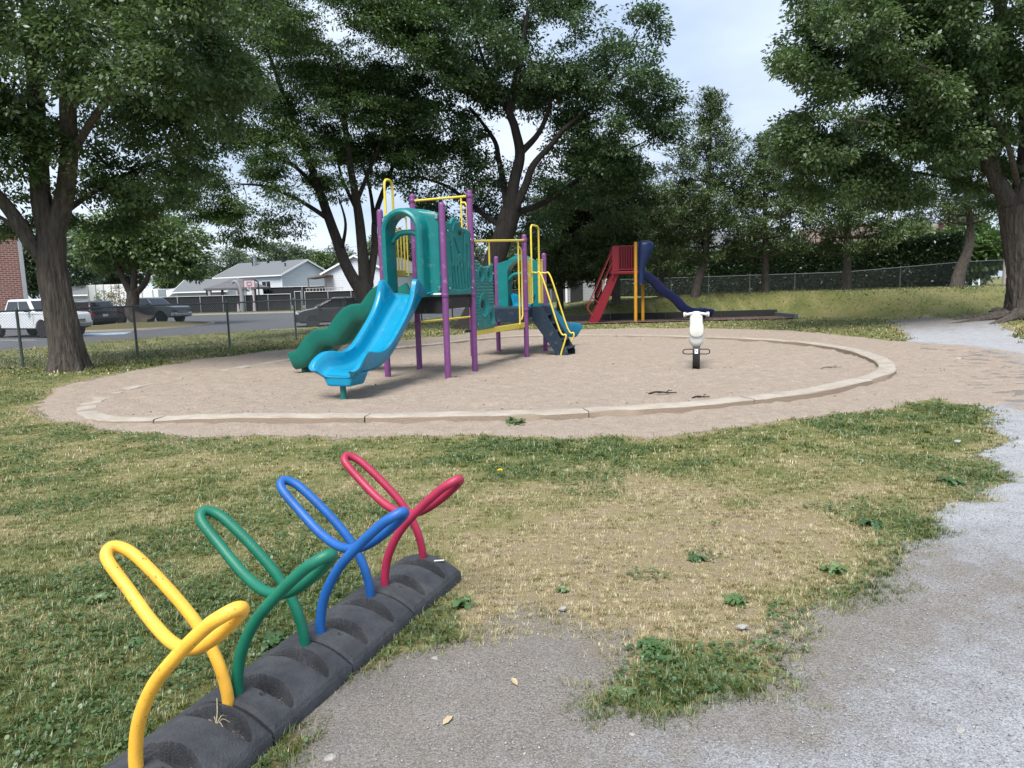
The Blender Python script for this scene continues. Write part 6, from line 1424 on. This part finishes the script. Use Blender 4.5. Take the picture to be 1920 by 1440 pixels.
for px, pt, D_, w_, lab, lm, zb in ((520, 452, 112, 110, 'dark round tree rising behind the bungalow chimney', L_far, -.3), (430, 462, 118, 100, 'mid green tree behind the garage roof', L_far, -.3), (590, 470, 120, 70, 'lighter tree behind the bungalow gable', L_light, -.3), (640, 460, 125, 80, 'tree between the two bungalows', L_far, -.3),
                               (150, 400, 92, 130, 'dark green tree behind the white shed', L_far, -.3), (335, 452, 94, 90, 'bushy tree behind the grey pickup truck', L_light, -.3), (60, 420, 78, 90, 'tree beside the brick building', L_far, -.3), (220, 430, 100, 110, 'dark tree behind the storage trailer', L_far, -.3),
                               (770, 430, 96, 120, 'dense tree behind the high tower posts', L_far, -.3), (860, 440, 88, 110, 'grey green tree behind the low tower', L_far, -.3), (960, 455, 72, 110, 'silvery bush tree behind the walkway', L_far, -.2), (1030, 450, 62, 90, 'bushy tree left of the grey shed', L_far, 0), (720, 440, 110, 90, 'tree above the second bungalow roof', L_far, -.3),
                               (1815, 415, 50, 120, 'bright green tree rising over the right end of the hedge', L_cedar, .4), (1460, 440, 60, 120, 'leafy tree behind the hedge by the slender pine', L_far, .4), (1230, 430, 62, 110, 'green tree behind the hedge above the navy slide', L_light, .4), (1560, 425, 90, 90, 'leafy tree by the long bungalow', L_far, .4), (1690, 420, 58, 80, 'pale leafy tree by the distant utility pole', L_light, .4), (1345, 470, 80, 80, 'tree beside the pale bungalow', L_far, .4), (1120, 440, 70, 110, 'tree above the grey shed', L_far, .2)):
    TOT += bgtree(px, pt, D_, w_, lab, lm, zb)
# hedge: individual cedars grown into one clipped wall -> one mass
a, b = np.array(F2[0])+np.array([.6, 1.3]), np.array(F2[-2])+np.array([.9, 1.3]); 
def hedge_mesh():
    L_ = np.linalg.norm(b-a); d = (b-a)/L_; nrm = np.array([-d[1], d[0]]); n = 15000
    s = rng.random(n)*L_; z = rng.random(n)**.8*2.65; side = rng.choice([-1, 1], n, p=[.25, .75]) if nrm[1] < 0 else rng.choice([1, -1], n, p=[.25, .75])
    topm = rng.random(n) < .28; w_ = .75
    z = np.where(topm, 2.65+.12*(fbm(s*.8, s*0, 2, 3)-.3), z); off = np.where(topm, (rng.random(n)*2-1)*w_, side*(w_-.25*(z/2.65)**2+.10*(fbm(s*1.2, z*1.2, 2, 9)-.5)))
    P = a[None]+d[None]*s[:, None]+nrm[None]*off[:, None]; z0 = Tz(P[:, 0], P[:, 1]); C = np.concatenate([P, (z0+z)[:, None]], 1); O = np.stack([nrm[0]*off, nrm[1]*off, np.where(topm, .8, .1)], -1)
    root = empty('cedar_hedge', (a[0], a[1], .7), 0, 'tall clipped dark cedar hedge behind the right fence', 'hedge')
    V, Fq, t = leaves(C-np.array([a[0], a[1], .7]), np.ones(n), 12, .17, .20, 1.0, O, .45, -.3, np.clip(rng.normal(.45, .2, n), 0, 1))
    npmesh('foliage', V, [Fq], L_hedge, root, attrs={'v': t})
    bm = bmesh.new(); mid = (a+b)/2-a; box(bm, (mid[0], mid[1], 1.15), (L_, .9, 2.5), rz=math.atan2(d[1], d[0])); bmobj('branch_core', bm, mat('hedge_core', (.012, .014, .008), 1, .3, 6), root)
    return len(Fq)
TOT += hedge_mesh()
# saplings by the trailers
for px, h, lab in ((195, 2.6, 'young thin sapling in front of the ribbed trailer'), (222, 3.2, 'reddish young sapling in front of the ribbed trailer'), (205, 1.2, 'low yellow green shrub by the ribbed trailer')):
    q = A(px, 560, 74); base = (q[0], q[1], -.25)
    _, k_ = tree('sapling', lab, base, [([(0, 0, 0), (.05, 0, h*.5), (0, 0, h)], .04, .015)], [(0, 0, h*.65, .8, .8, h*.35, 30)], L_light if px != 222 else leaf_mat('reddish_leaf', [(0, (.10, .07, .03)), (1, (.2, .13, .06))]), M_bark, 16, .2, .35, .8, group='young plants by the trailers', seg=6, bits=False); TOT += k_
print('LEAVES', TOT)
